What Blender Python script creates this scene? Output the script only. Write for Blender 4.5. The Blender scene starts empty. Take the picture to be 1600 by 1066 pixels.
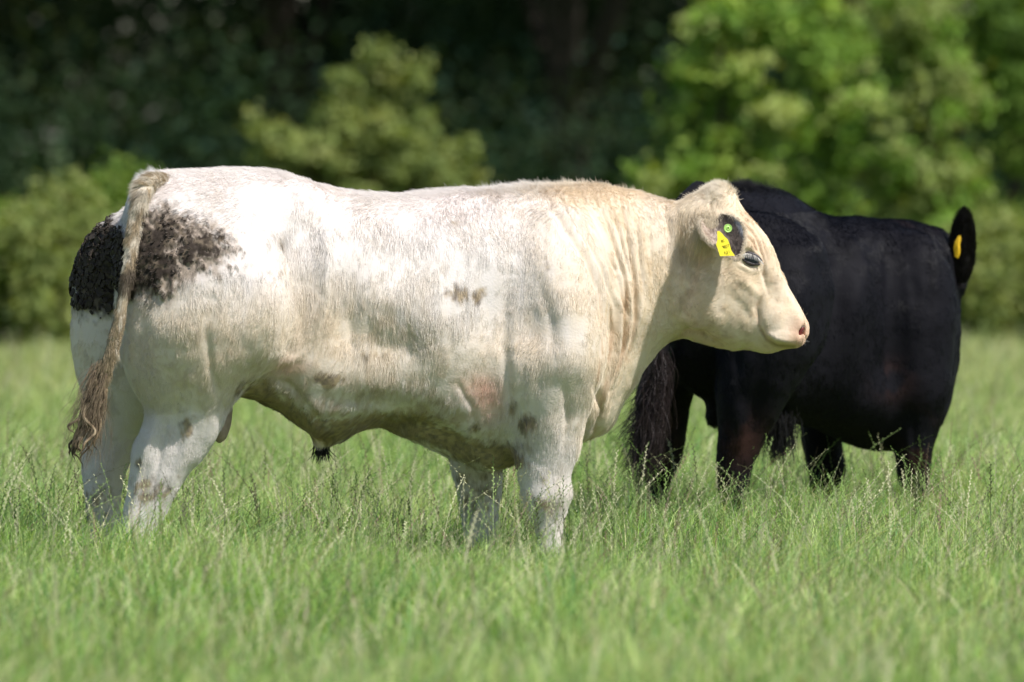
import bpy, math, numpy as np
from mathutils import Vector
rng = np.random.default_rng(7)
S = bpy.context.scene
C = S.collection

# ------------------------------------------------------------------ camera, sky, sun, exposure
CAM_H = 1.5            # eye height
FPX = 300.0 / 36.0 * 1600.0
HOR = 205.0            # horizon row in the 1600-wide frame
cd = bpy.data.cameras.new('camera'); cam = bpy.data.objects.new('camera', cd); C.objects.link(cam)
cam.location = (0, 0, CAM_H); cam.rotation_euler = (math.radians(90), 0, 0)
cd.lens = 300; cd.sensor_width = 36; cd.clip_start = 0.5; cd.clip_end = 3000
cd.shift_y = -(533.0 - HOR) / 1600.0
cd.dof.use_dof = True; cd.dof.focus_distance = 28.85; cd.dof.aperture_fstop = 3.2
S.camera = cam
SUN_EL, SUN_AZ = 54.0, 130.0     # azimuth measured clockwise from +Y: the sun stands behind and to the right of the camera
w = bpy.data.worlds.new('World'); S.world = w; w.use_nodes = True
nt = w.node_tree; bg = nt.nodes['Background']
sky = nt.nodes.new('ShaderNodeTexSky'); sky.sky_type = 'NISHITA'; sky.sun_disc = False
sky.sun_elevation = math.radians(SUN_EL); sky.sun_rotation = math.radians(SUN_AZ)
nt.links.new(sky.outputs[0], bg.inputs[0]); bg.inputs[1].default_value = 0.09
sl = bpy.data.lights.new('sun', 'SUN'); sl.energy = 4.0; sl.angle = math.radians(0.5); sl.color = (1.0, 0.972, 0.93)
so = bpy.data.objects.new('sun', sl); C.objects.link(so)
el, az = math.radians(SUN_EL), math.radians(SUN_AZ)
sdir = Vector((math.sin(az) * math.cos(el), math.cos(az) * math.cos(el), math.sin(el)))
so.rotation_euler = sdir.to_track_quat('Z', 'Y').to_euler(); so.location = (8, -10, 30)
S.view_settings.view_transform = 'Standard'; S.view_settings.look = 'None'; S.view_settings.gamma = 1
S.view_settings.exposure = 0.52
S.render.engine = 'CYCLES'
S.cycles.use_denoising = True
S.cycles.max_bounces = 7; S.cycles.diffuse_bounces = 4; S.cycles.glossy_bounces = 2
S.cycles.transmission_bounces = 3; S.cycles.transparent_max_bounces = 6
S.cycles_curves.shape = 'RIBBONS'; S.cycles_curves.subdivisions = 2

# ------------------------------------------------------------------ helpers
def W(px, py, D):
    return np.array([(px - 800.0) * D / FPX, D, CAM_H + (HOR - py) * D / FPX])
def tox(px, D): return (np.asarray(px, float) - 800.0) * np.asarray(D) / FPX
def toz(py, D): return CAM_H + (HOR - np.asarray(py, float)) * np.asarray(D) / FPX
def topx(P):
    return 800.0 + FPX * P[:, 0] / P[:, 1], HOR - FPX * (P[:, 2] - CAM_H) / P[:, 1]

def hash3(i, j, k, s):
    h = (i * 374761393 + j * 668265263 + k * 2147483647 + s * 974634777) & 0xFFFFFFFF
    h = ((h ^ (h >> 13)) * 1274126177) & 0xFFFFFFFF
    h = ((h ^ (h >> 16)) * 2246822519) & 0xFFFFFFFF
    return ((h ^ (h >> 15)) & 0xFFFFFF) / float(0xFFFFFF)
def vnoise(P, scale, seed=0):
    """value noise 0..1 ; scale = cells per metre (scalar or 3)"""
    Q = P * np.asarray(scale, float) + 1000.0
    I = np.floor(Q).astype(np.int64); F = Q - I; F = F * F * (3 - 2 * F)
    r = 0
    for a in (0, 1):
        for b in (0, 1):
            for c in (0, 1):
                wt = (F[:, 0] if a else 1 - F[:, 0]) * (F[:, 1] if b else 1 - F[:, 1]) * (F[:, 2] if c else 1 - F[:, 2])
                r = r + wt * hash3(I[:, 0] + a, I[:, 1] + b, I[:, 2] + c, seed)
    return r
def fbm(P, scale, seed=0, octs=3):
    r = 0; a = 1; t = 0; s = np.asarray(scale, float)
    for o in range(octs):
        r = r + a * vnoise(P, s, seed + o * 17); t += a; a *= 0.5; s = s * 2.03
    return r / t

def mesh_np(name, V, F, smooth=True):
    """F : list of int arrays (n,3) or (n,4)"""
    if not isinstance(F, (list, tuple)): F = [F]
    me = bpy.data.meshes.new(name)
    me.vertices.add(len(V)); me.vertices.foreach_set('co', np.asarray(V, np.float32).ravel())
    idx = np.concatenate([f.ravel() for f in F]).astype(np.int32)
    tot = np.concatenate([np.full(len(f), f.shape[1]) for f in F]).astype(np.int32)
    st = np.concatenate([[0], np.cumsum(tot)[:-1]]).astype(np.int32)
    me.loops.add(len(idx)); me.loops.foreach_set('vertex_index', idx)
    me.polygons.add(len(tot)); me.polygons.foreach_set('loop_start', st); me.polygons.foreach_set('loop_total', tot)
    me.polygons.foreach_set('use_smooth', np.full(len(tot), smooth))
    me.update(calc_edges=True); me.validate()
    return me
def obj(name, me, mat=None, parent=None):
    o = bpy.data.objects.new(name, me); C.objects.link(o)
    if mat: me.materials.append(mat)
    if parent is not None: o.parent = parent
    return o
def tag(o, label=None, cat=None, group=None, kind=None):
    if label: o['label'] = label
    if cat: o['category'] = cat
    if group: o['group'] = group
    if kind: o['kind'] = kind
    return o
def empty(name, loc=(0, 0, 0)):
    o = bpy.data.objects.new(name, None); C.objects.link(o); o.location = loc; return o
def pcol(me, name, rgb):
    a = me.color_attributes.new(name, 'FLOAT_COLOR', 'POINT')
    c = np.ones((len(me.vertices), 4), np.float32); c[:, :3] = rgb
    a.data.foreach_set('color', c.ravel())
def spline(xs, Y, n=240):
    """monotone-ish cubic resample of rows Y at knots xs"""
    xs = np.asarray(xs, float); Y = np.asarray(Y, float)
    m = np.zeros_like(Y); d = (Y[1:] - Y[:-1]) / (xs[1:] - xs[:-1])[:, None]
    m[0] = d[0]; m[-1] = d[-1]
    for i in range(1, len(xs) - 1):
        a, b = d[i - 1], d[i]
        h = np.where(a * b > 0, 2 * a * b / (a + b + 1e-12 * np.sign(a + b + 1e-30)), 0.25 * (a + b) * 0)
        m[i] = h
    t = np.linspace(xs[0], xs[-1], n); k = np.clip(np.searchsorted(xs, t) - 1, 0, len(xs) - 2)
    h = (xs[k + 1] - xs[k]); u = ((t - xs[k]) / h)[:, None]; h = h[:, None]
    R = (2*u**3-3*u**2+1)*Y[k] + (u**3-2*u**2+u)*h*m[k] + (-2*u**3+3*u**2)*Y[k+1] + (u**3-u**2)*h*m[k+1]
    return t, R

# ------------------------------------------------------------------ signed-distance sculpting
class Field:
    def __init__(s, x0, x1, y0, y1, z0, z1, vox):
        s.o = np.array([x0, y0, z0]); s.v = vox
        s.X = np.arange(x0, x1, vox, dtype=np.float32)[:, None, None]
        s.Y = np.arange(y0, y1, vox, dtype=np.float32)[None, :, None]
        s.Z = np.arange(z0, z1, vox, dtype=np.float32)[None, None, :]
        s.f = np.full((s.X.size, s.Y.size, s.Z.size), 9.0, np.float32)
    def add(s, d, k=0.05):
        d = np.broadcast_to(d, s.f.shape)
        h = np.clip(0.5 + 0.5 * (d - s.f) / k, 0, 1)
        s.f = (d * (1 - h) + s.f * h - k * h * (1 - h)).astype(np.float32)
    def cut(s, d, k=0.03):
        h = np.clip(0.5 - 0.5 * (s.f + d) / k, 0, 1)
        s.f = (s.f * (1 - h) - d * h + k * h * (1 - h)).astype(np.float32)
    def loft_x(s, st, k=0.05, p=2.3):
        """rows (px, py_top, py_bottom, D, half_depth)"""
        st = np.array(st, float); D = st[:, 3]
        xs = tox(st[:, 0], D); zt, zb = toz(st[:, 1], D), toz(st[:, 2], D)
        t, R = spline(xs, np.stack([(zt + zb) / 2, (zt - zb) / 2, D, st[:, 4]], 1))
        x = s.X.ravel(); g = [np.interp(x, t, R[:, i])[:, None, None] for i in range(4)]
        dx = np.maximum(np.maximum(t[0] - x, x - t[-1]), 0)[:, None, None]
        a = np.abs(s.Y - g[2]) / g[3]; b = np.abs(s.Z - g[0]) / g[1]
        k0 = (a ** p + b ** p) ** (1 / p) + 1e-6
        gr = np.sqrt((a / g[3]) ** 2 + (b / g[1]) ** 2) + 1e-6
        d = k0 * (k0 - 1) / gr
        s.add(np.where(dx > 0, np.sqrt(np.maximum(d, 0) ** 2 + dx ** 2), d), k)
    def loft_z(s, st, k=0.05, p=2.1):
        """rows (py, px_left, px_right, D, half_depth)"""
        st = np.array(st, float)[::-1]; D = st[:, 3]
        zs = toz(st[:, 0], D); xl, xr = tox(st[:, 1], D), tox(st[:, 2], D)
        t, R = spline(zs, np.stack([(xl + xr) / 2, (xr - xl) / 2, D, st[:, 4]], 1))
        z = s.Z.ravel(); g = [np.interp(z, t, R[:, i])[None, None, :] for i in range(4)]
        dz = np.maximum(np.maximum(t[0] - z, z - t[-1]), 0)[None, None, :]
        a = np.abs(s.X - g[0]) / g[1]; b = np.abs(s.Y - g[2]) / g[3]
        k0 = (a ** p + b ** p) ** (1 / p) + 1e-6
        gr = np.sqrt((a / g[1]) ** 2 + (b / g[3]) ** 2) + 1e-6
        d = k0 * (k0 - 1) / gr
        s.add(np.where(dz > 0, np.sqrt(np.maximum(d, 0) ** 2 + dz ** 2), d), k)
    def ell_d(s, px, py, D, rx, ry, rz, rot=0):
        c = W(px, py, D); ca, sa = math.cos(math.radians(rot)), math.sin(math.radians(rot))
        X, Y, Z = s.X - c[0], s.Y - c[1], s.Z - c[2]
        u = ca * X + sa * Z; v = -sa * X + ca * Z
        k0 = np.sqrt((u / rx) ** 2 + (Y / ry) ** 2 + (v / rz) ** 2) + 1e-6
        k1 = np.sqrt((u / rx ** 2) ** 2 + (Y / ry ** 2) ** 2 + (v / rz ** 2) ** 2) + 1e-6
        return k0 * (k0 - 1) / k1
    def ell(s, *a, k=0.05, **kw): s.add(s.ell_d(*a, **kw), k)
    def cap(s, p0, p1, r0, r1, k=0.04):
        a, b = np.asarray(p0), np.asarray(p1); ba = b - a; l = ba @ ba
        X, Y, Z = s.X - a[0], s.Y - a[1], s.Z - a[2]
        h = np.clip((X * ba[0] + Y * ba[1] + Z * ba[2]) / l, 0, 1)
        d = np.sqrt((X - h * ba[0]) ** 2 + (Y - h * ba[1]) ** 2 + (Z - h * ba[2]) ** 2) - (r0 + (r1 - r0) * h)
        s.add(d, k)
    def mesh(s, smooth=4):
        f = s.f; f[0] = f[-1] = 1; f[:, 0] = f[:, -1] = 1; f[:, :, 0] = f[:, :, -1] = 1
        ins = f < 0; n = f.shape
        idx = np.full((n[0]-1, n[1]-1, n[2]-1), -1, np.int64)
        c = np.zeros(idx.shape, np.int8)
        for a in (0, 1):
            for b in (0, 1):
                for d in (0, 1):
                    c += ins[a:n[0]-1+a, b:n[1]-1+b, d:n[2]-1+d]
        act = (c > 0) & (c < 8); I = np.argwhere(act); idx[act] = np.arange(len(I))
        acc = np.zeros((len(I), 3)); cnt = np.zeros(len(I))
        cr = [(a, b, d) for a in (0, 1) for b in (0, 1) for d in (0, 1)]
        for i, p in enumerate(cr):
            for q in cr[i+1:]:
                if sum(abs(p[t]-q[t]) for t in range(3)) != 1: continue
                fa = f[I[:, 0]+p[0], I[:, 1]+p[1], I[:, 2]+p[2]]; fb = f[I[:, 0]+q[0], I[:, 1]+q[1], I[:, 2]+q[2]]
                m = (fa < 0) != (fb < 0); t = np.where(m, fa / np.where(m, fa - fb, 1), 0)
                pos = np.array(p) + t[:, None] * (np.array(q) - np.array(p))
                acc += pos * m[:, None]; cnt += m
        V = (I + acc / cnt[:, None]) * s.v + s.o
        Q = []
        for ax in range(3):
            sl0 = [slice(None)] * 3; sl1 = [slice(None)] * 3; sl0[ax] = slice(0, -1); sl1[ax] = slice(1, None)
            A, B = ins[tuple(sl0)], ins[tuple(sl1)]
            E = np.argwhere(A != B); E = E[(E[:, (ax+1) % 3] > 0) & (E[:, (ax+2) % 3] > 0)]
            e1 = np.zeros(3, int); e1[(ax+1) % 3] = 1; e2 = np.zeros(3, int); e2[(ax+2) % 3] = 1
            g = lambda e: idx[e[:, 0], e[:, 1], e[:, 2]]
            q = np.stack([g(E-e1-e2), g(E-e2), g(E), g(E-e1)], 1)
            flip = ~A[E[:, 0], E[:, 1], E[:, 2]]
            q[flip] = q[flip][:, ::-1]; Q.append(q)
        Q = np.concatenate(Q); Q = Q[(Q >= 0).all(1)]
        # Taubin smoothing
        Ed = np.concatenate([Q[:, [0, 1]], Q[:, [1, 2]], Q[:, [2, 3]], Q[:, [3, 0]]])
        Ed = np.concatenate([Ed, Ed[:, ::-1]]); deg = np.bincount(Ed[:, 0], minlength=len(V))[:, None]
        for it in range(smooth):
            for lam in (0.5, -0.48):
                L = np.stack([np.bincount(Ed[:, 0], V[Ed[:, 1], i], minlength=len(V)) for i in range(3)], 1) / deg - V
                V = V + lam * L
        return V, Q
def subdivided(name, V, Q, lv=1):
    me = mesh_np(name, V, Q); o = bpy.data.objects.new('tmp', me); C.objects.link(o)
    md = o.modifiers.new('s', 'SUBSURF'); md.levels = lv; md.render_levels = lv
    dg = bpy.context.evaluated_depsgraph_get(); m2 = bpy.data.meshes.new_from_object(o.evaluated_get(dg))
    bpy.data.objects.remove(o); bpy.data.meshes.remove(me); m2.name = name
    return m2
def get_vn(me):
    n = len(me.vertices); V = np.empty(n * 3, np.float32); me.vertices.foreach_get('co', V)
    N = np.empty(n * 3, np.float32); me.vertex_normals.foreach_get('vector', N)
    return V.reshape(-1, 3).astype(float), N.reshape(-1, 3).astype(float)
def get_tris(me):
    me.calc_loop_triangles(); T = np.empty(len(me.loop_triangles) * 3, np.int32)
    me.loop_triangles.foreach_get('vertices', T); return T.reshape(-1, 3)

def seg_dist(px, py, pts):
    """distance to polyline + fraction along it"""
    pts = np.asarray(pts, float); best = np.full(px.shape, 1e9); fr = np.zeros(px.shape); n = len(pts) - 1
    for i in range(n):
        a, b = pts[i], pts[i+1]; ba = b - a
        h = np.clip(((px - a[0]) * ba[0] + (py - a[1]) * ba[1]) / (ba @ ba), 0, 1)
        d = np.hypot(px - a[0] - h * ba[0], py - a[1] - h * ba[1])
        m = d < best; best = np.where(m, d, best); fr = np.where(m, (i + h) / n, fr)
    return best, fr
def blob(px, py, cx, cy, rx, ry, rot=0):
    c, s = math.cos(math.radians(rot)), math.sin(math.radians(rot)); dx, dy = px - cx, py - cy
    u, v = c * dx + s * dy, -s * dx + c * dy
    return np.exp(-((u / rx) ** 2 + (v / ry) ** 2))
def sculpt(V, N, blobs, lines, facing):
    """real relief in millimetres on the side of the animal that faces the field's near side"""
    px, py = topx(V); d = np.zeros(len(V))
    for b in blobs: d += b[5] * blob(px, py, *b[:5])
    for pts, wd, amp in lines:
        r, f = seg_dist(px, py, pts); tap = np.clip(np.sin(np.pi * np.clip(f, .02, .98)), 0, 1) ** 0.5
        d += amp * tap * np.exp(-(r / wd) ** 2)
    return V + N * (d * facing / 1000.0)[:, None]

# ------------------------------------------------------------------ materials
def newmat(name):
    m = bpy.data.materials.new(name); m.use_nodes = True; return m, m.node_tree, m.node_tree.nodes['Principled BSDF']
def simple(name, col, rough=0.7, bump=0.0, scale=40, var=0.25, spec=0.3):
    m, t, b = newmat(name); b.inputs['Roughness'].default_value = rough; b.inputs['Specular IOR Level'].default_value = spec
    tc = t.nodes.new('ShaderNodeTexCoord'); n = t.nodes.new('ShaderNodeTexNoise'); n.inputs['Scale'].default_value = scale; n.inputs['Detail'].default_value = 5
    t.links.new(tc.outputs['Object'], n.inputs['Vector'])
    r = t.nodes.new('ShaderNodeValToRGB'); e = r.color_ramp.elements
    e[0].position = 0.3; e[1].position = 0.7
    e[0].color = tuple(c * (1 - var) for c in col) + (1,); e[1].color = tuple(min(1, c * (1 + var)) for c in col) + (1,)
    t.links.new(n.outputs['Fac'], r.inputs[0]); t.links.new(r.outputs[0], b.inputs['Base Color'])
    if bump:
        bp = t.nodes.new('ShaderNodeBump'); bp.inputs['Strength'].default_value = bump; bp.inputs['Distance'].default_value = 0.01
        t.links.new(n.outputs['Fac'], bp.inputs['Height']); t.links.new(bp.outputs[0], b.inputs['Normal'])
    return m
def attrmat(name, rough=0.7, spec=0.25, transl=0.0, attr='col', bumpscale=0, bump=0.3, tint=None, sheen=0):
    m, t, b = newmat(name); b.inputs['Roughness'].default_value = rough; b.inputs['Specular IOR Level'].default_value = spec
    if sheen: b.inputs['Sheen Weight'].default_value = sheen
    a = t.nodes.new('ShaderNodeAttribute'); a.attribute_name = attr
    t.links.new(a.outputs['Color'], b.inputs['Base Color'])
    if bumpscale:
        tc = t.nodes.new('ShaderNodeTexCoord'); n = t.nodes.new('ShaderNodeTexNoise')
        n.inputs['Scale'].default_value = bumpscale; n.inputs['Detail'].default_value = 6
        bp = t.nodes.new('ShaderNodeBump'); bp.inputs['Strength'].default_value = bump; bp.inputs['Distance'].default_value = 0.004
        t.links.new(tc.outputs['Object'], n.inputs['Vector'])
        t.links.new(n.outputs['Fac'], bp.inputs['Height']); t.links.new(bp.outputs[0], b.inputs['Normal'])
    if transl:
        tr = t.nodes.new('ShaderNodeBsdfTranslucent'); mx = t.nodes.new('ShaderNodeMixShader'); mx.inputs[0].default_value = transl
        if tint:
            mm = t.nodes.new('ShaderNodeMix'); mm.data_type = 'RGBA'; mm.blend_type = 'MULTIPLY'; mm.inputs[0].default_value = 1
            t.links.new(a.outputs['Color'], mm.inputs[6]); mm.inputs[7].default_value = tint + (1,)
            t.links.new(mm.outputs[2], tr.inputs['Color'])
        else: t.links.new(a.outputs['Color'], tr.inputs['Color'])
        o = t.nodes['Material Output']
        t.links.new(b.outputs[0], mx.inputs[1]); t.links.new(tr.outputs[0], mx.inputs[2]); t.links.new(mx.outputs[0], o.inputs['Surface'])
    return m
M_HIDE = attrmat('white_hide', 0.75, 0.2, bumpscale=120, bump=0.35)
M_FUR = attrmat('white_coat', 0.6, 0.25, transl=0.12)
M_BHIDE = attrmat('black_hide', 0.7, 0.1, bumpscale=120, bump=0.3)
M_BFUR = attrmat('black_coat', 0.38, 0.24)
M_GRASS = attrmat('grass_blade', 0.55, 0.35, transl=0.38, tint=(1.15, 1.1, 0.6))
M_SEED = attrmat('seed_head', 0.6, 0.3, transl=0.2)
M_LEAF = attrmat('leaf', 0.65, 0.12, transl=0.35, tint=(1.3, 1.2, 0.4))
M_BARK = simple('bark', (0.045, 0.036, 0.026), 0.9, 0.8, 9)
M_HOOF = simple('hoof_horn', (0.08, 0.065, 0.05), 0.5, 0.3, 60)
M_SKIN = simple('pink_skin', (0.55, 0.33, 0.27), 0.55, 0.3, 90, 0.12)
M_DARKSKIN = simple('dark_eyelid_skin', (0.07, 0.06, 0.065), 0.45, 0.3, 90)
M_EYE, _t, _b = newmat('eyeball'); _b.inputs['Base Color'].default_value = (0.022, 0.027, 0.045, 1); _b.inputs['Roughness'].default_value = 0.06
M_YTAG = simple('yellow_tag_plastic', (0.80, 0.66, 0.015), 0.4, 0.05, 30, 0.06, 0.5)
M_GTAG = simple('green_tag_plastic', (0.36, 0.60, 0.13), 0.4, 0.05, 30, 0.06, 0.5)
M_INK = simple('tag_ink', (0.09, 0.08, 0.01), 0.6, 0, 30)
M_DUNG = simple('dried_dung', (0.045, 0.034, 0.026), 0.85, 0.8, 55, 0.35)
M_EARIN = simple('ear_inner_skin', (0.17, 0.14, 0.115), 0.8, 0.5, 80, 0.3)
M_NOSTRIL = simple('nostril_lining', (0.16, 0.035, 0.035), 0.4, 0.2, 60)

# ------------------------------------------------------------------ tube helper
def tube(pts, rad, n=10, cap=True):
    pts = np.asarray(pts, float); rad = np.asarray(rad, float)
    V = []; up = np.array([0.13, 1, 0.07]); T = np.gradient(pts, axis=0)
    for i, p in enumerate(pts):
        t = T[i] / (np.linalg.norm(T[i]) + 1e-9); a = np.cross(t, up); a /= np.linalg.norm(a) + 1e-9; b = np.cross(t, a)
        th = np.arange(n) * 2 * np.pi / n
        V.append(p + rad[i] * (np.cos(th)[:, None] * a + np.sin(th)[:, None] * b))
    V = np.concatenate(V); F = []
    for i in range(len(pts) - 1):
        for j in range(n):
            F.append((i*n+j, i*n+(j+1) % n, (i+1)*n+(j+1) % n, (i+1)*n+j))
    V = np.concatenate([V, pts[:1], pts[-1:]]); k = len(V)
    T3 = [(j, k-2, (j+1) % n) for j in range(n)] + [((len(pts)-1)*n+j, (len(pts)-1)*n+(j+1) % n, k-1) for j in range(n)]
    return V, np.array(F), np.array(T3)
def merge(parts):
    V = []; Q = []; T = []; o = 0
    for v, q, t in parts:
        V.append(v); Q.append(q + o); T.append(t + o); o += len(v)
    return np.concatenate(V), [np.concatenate(Q), np.concatenate(T)]
def rs(pts, n):
    pts = np.asarray(pts, float); t, R = spline(np.arange(len(pts)), pts, n); return R

# ------------------------------------------------------------------ fur
def fur(name, P, N, Dn, L, col, rad, mat, parent, nseg=4, lift=0.35, jitter=0.25, droop=0.0, whorl=1.0):
    """P roots, N normals, Dn comb direction, L lengths, col rgb, all per strand -> hair curves"""
    n = len(P)
    Dn = Dn - N * (Dn * N).sum(1)[:, None]; Dn /= np.linalg.norm(Dn, axis=1)[:, None] + 1e-9
    cl = np.stack([vnoise(P, 55, 31 + i) for i in range(3)], 1) - 0.5          # shared tilt: locks and whorls
    cl2 = np.stack([vnoise(P, 14, 51 + i) for i in range(3)], 1) - 0.5
    J = rng.normal(0, 1, (n, 3)) * jitter * 0.45
    lf = lift + 1.1 * np.clip(N[:, 2] - .55, 0, 1) * (P[:, 2] > 1.0); d0 = Dn + N * lf[:, None] + cl * jitter * 2.6 + cl2 * whorl + J
    d0 -= N * np.minimum((d0 * N).sum(1), 0.08)[:, None] - N * 0.08
    d0 /= np.linalg.norm(d0, axis=1)[:, None]
    pts = np.empty((n, nseg, 3)); q = P - N * 0.001; pts[:, 0] = q
    for i in range(1, nseg):
        dd = d0 + (Dn - N * 0.25) * (i / nseg) * 0.8; dd[:, 2] -= droop * i / nseg
        dd /= np.linalg.norm(dd, axis=1)[:, None]; q = q + dd * (L / (nseg - 1))[:, None]; pts[:, i] = q
    return curves(name, pts, rad, col, mat, parent)
def curves(name, pts, rad, col, mat, parent):
    n, k, _ = pts.shape
    c = bpy.data.hair_curves.new(name); c.add_curves([k] * n)
    c.attributes['position'].data.foreach_set('vector', pts.astype(np.float32).ravel())
    r = np.broadcast_to(np.asarray(rad, float).reshape(-1, 1), (n, 1)) * np.linspace(1, 0.25, k)[None]
    a = c.attributes.get('radius') or c.attributes.new('radius', 'FLOAT', 'POINT'); a.data.foreach_set('value', r.astype(np.float32).ravel())
    a = c.attributes.new('col', 'FLOAT_COLOR', 'CURVE'); cc = np.ones((n, 4), np.float32); cc[:, :3] = col; a.data.foreach_set('color', cc.ravel())
    o = bpy.data.objects.new(name, c); C.objects.link(o); c.materials.append(mat); o.parent = parent
    return o
def roots(V, N, T, n, weight=None, r=rng):
    a, b, c = V[T[:, 0]], V[T[:, 1]], V[T[:, 2]]
    A = np.linalg.norm(np.cross(b - a, c - a), axis=1)
    if weight is not None: A = A * weight[T].mean(1)
    cs = np.cumsum(A); i = np.searchsorted(cs, r.random(n) * cs[-1]); i = np.minimum(i, len(T) - 1)
    u, v = r.random(n), r.random(n); m = u + v > 1; u[m] = 1 - u[m]; v[m] = 1 - v[m]; w_ = 1 - u - v
    t = T[i]; P = V[t[:, 0]] * w_[:, None] + V[t[:, 1]] * u[:, None] + V[t[:, 2]] * v[:, None]
    Nn = N[t[:, 0]] * w_[:, None] + N[t[:, 1]] * u[:, None] + N[t[:, 2]] * v[:, None]
    return P, Nn / (np.linalg.norm(Nn, axis=1)[:, None] + 1e-9)
def sst(x, a, b): t = np.clip((x - a) / (b - a), 0, 1); return t * t * (3 - 2 * t)
def mix(c, d, t): return c * (1 - t[:, None]) + np.asarray(d) * t[:, None]

# ================================================================== SETTING: ground and grass
GX, GY = np.meshgrid(np.linspace(-1, 1, 61), np.linspace(0, 1, 121), indexing='ij')
gy = -20 + 900 * GY ** 2.2; gx = GX * (30 + gy.clip(0) * 0.8)
def ground_z(x, y): return 0.03 * np.sin(x * 0.9 + 1) * np.sin(y * 0.37) * (np.clip(np.abs(y - 30) / 12, 0.25, 1)) * np.clip((90-y)/40, 0, 1)
gz = ground_z(gx, gy)
gi = np.arange(61 * 121).reshape(61, 121)
gq = np.stack([gi[:-1, :-1], gi[1:, :-1], gi[1:, 1:], gi[:-1, 1:]], -1).reshape(-1, 4)
gm = mesh_np('ground', np.stack([gx, gy, gz], -1).reshape(-1, 3), gq)
mg, t_, b_ = newmat('meadow_soil'); b_.inputs['Roughness'].default_value = 0.95
tc = t_.nodes.new('ShaderNodeTexCoord'); nz = t_.nodes.new('ShaderNodeTexNoise'); nz.inputs['Scale'].default_value = 1.3; nz.inputs['Detail'].default_value = 8
rp = t_.nodes.new('ShaderNodeValToRGB'); rp.color_ramp.elements[0].color = (0.05, 0.085, 0.02, 1); rp.color_ramp.elements[1].color = (0.13, 0.19, 0.05, 1)
t_.links.new(tc.outputs['Object'], nz.inputs['Vector']); t_.links.new(nz.outputs['Fac'], rp.inputs[0]); t_.links.new(rp.outputs[0], b_.inputs['Base Color'])
tag(obj('ground', gm, mg), kind='structure')

def scatter(n, y0, y1, r):
    y = y0 + (y1 - y0) * r.random(n * 2); hw = 0.062 * y + 1.1 + .045 * np.clip(y - 32, 0, 99)
    k = r.random(n * 2) * (0.062 * y1 + 1.1 + .045 * max(y1 - 32, 0)) < hw; y = y[k][:n]; hw = hw[k][:n]
    x = (r.random(len(y)) * 2 - 1) * hw
    return x, y
def grass_cols(P, r, n):
    g1 = np.array([0.24, 0.39, 0.075]); g2 = np.array([0.46, 0.56, 0.20]); g3 = np.array([0.64, 0.55, 0.36]); g4 = np.array([0.12, 0.28, 0.09])
    t = .5 * fbm(P, (0.9, 0.5, 1), 5) + .5 * fbm(P, (5, 2.2, 1), 6); c = mix(np.tile(g1, (n, 1)), g2, sst(t + r.normal(0, .12, n), 0.38, 0.60))
    c = mix(c, g4, (r.random(n) < 0.26).astype(float) * 0.85)
    c = mix(c, g3, (r.random(n) < 0.09 + .16 * sst(fbm(P, (1.1, .6, 1), 77), .5, .7)).astype(float) * 0.8)
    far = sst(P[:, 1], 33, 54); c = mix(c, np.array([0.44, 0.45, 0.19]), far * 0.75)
    return c * r.uniform(0.9, 1.32, (n, 1))
def blades(n, y0, y1, h0, h1, wd, r, segs=3):
    x, y = scatter(n, y0, y1, r); n = len(x); P = np.stack([x, y, ground_z(x, y)], 1)
    hn = 0.25 + 1.45 * fbm(P, (1.9, 1.3, 1), 9) + .5 * (vnoise(P, (6, 5, 1), 19) - .5)                     # tussocks
    H = (h0 + (h1 - h0) * r.random(n) ** 1.6) * hn; a = r.random(n) * 2 * np.pi
    lean = np.abs(r.normal(0, 0.62, n)) * H; ld = np.stack([np.cos(a), np.sin(a)], 1) + [0.35, 0]
    f = r.random(n) * 2 * np.pi; wv = np.stack([np.cos(f), np.sin(f), np.zeros(n)], 1)
    wdt = wd * r.uniform(0.6, 1.3, n)
    V = np.empty((n, 2 * segs + 1, 3)); 
    for i in range(segs + 1):
        t = i / segs; c = P + np.concatenate([ld * (lean * t ** 2)[:, None], (H * (t - 0.18 * t ** 3))[:, None]], 1)
        if i == segs: V[:, 2 * segs] = c
        else:
            hw = (wdt * (1 - 0.55 * t) * 0.5)[:, None] * wv; V[:, 2*i] = c - hw; V[:, 2*i+1] = c + hw
    base = (np.arange(n) * (2 * segs + 1))[:, None]
    Q = np.concatenate([base + np.array([2*i, 2*i+1, 2*i+3, 2*i+2]) for i in range(segs - 1)])
    T = base + np.array([2*segs-2, 2*segs-1, 2*segs])
    col = grass_cols(P, r, n); K = np.repeat(col[:, None], 2 * segs + 1, 1)
    return V.reshape(-1, 3), Q, T, K.reshape(-1, 3)
def cat(parts):
    V = []; Q = []; T = []; K = []; o = 0
    for v, q, t, k in parts: V.append(v); Q.append(q + o); T.append(t + o); K.append(k); o += len(v)
    return np.concatenate(V), [np.concatenate(Q), np.concatenate(T)], np.concatenate(K)
r1 = np.random.default_rng(11)
V, F, K = cat([blades(80000, 17.5, 25, 0.08, 0.29, 0.0056, r1), blades(200000, 25, 34, 0.06, 0.26, 0.0040, r1), blades(78000, 34, 44, 0.08, 0.24, 0.007, r1), blades(66000, 44, 60, 0.06, 0.19, 0.012, r1)])
gme = mesh_np('grass', V, F, smooth=False); pcol(gme, 'col', K)
tag(obj('grass', gme, M_GRASS), 'tall pale green meadow grass covering the whole field', 'grass', kind='stuff')

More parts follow.
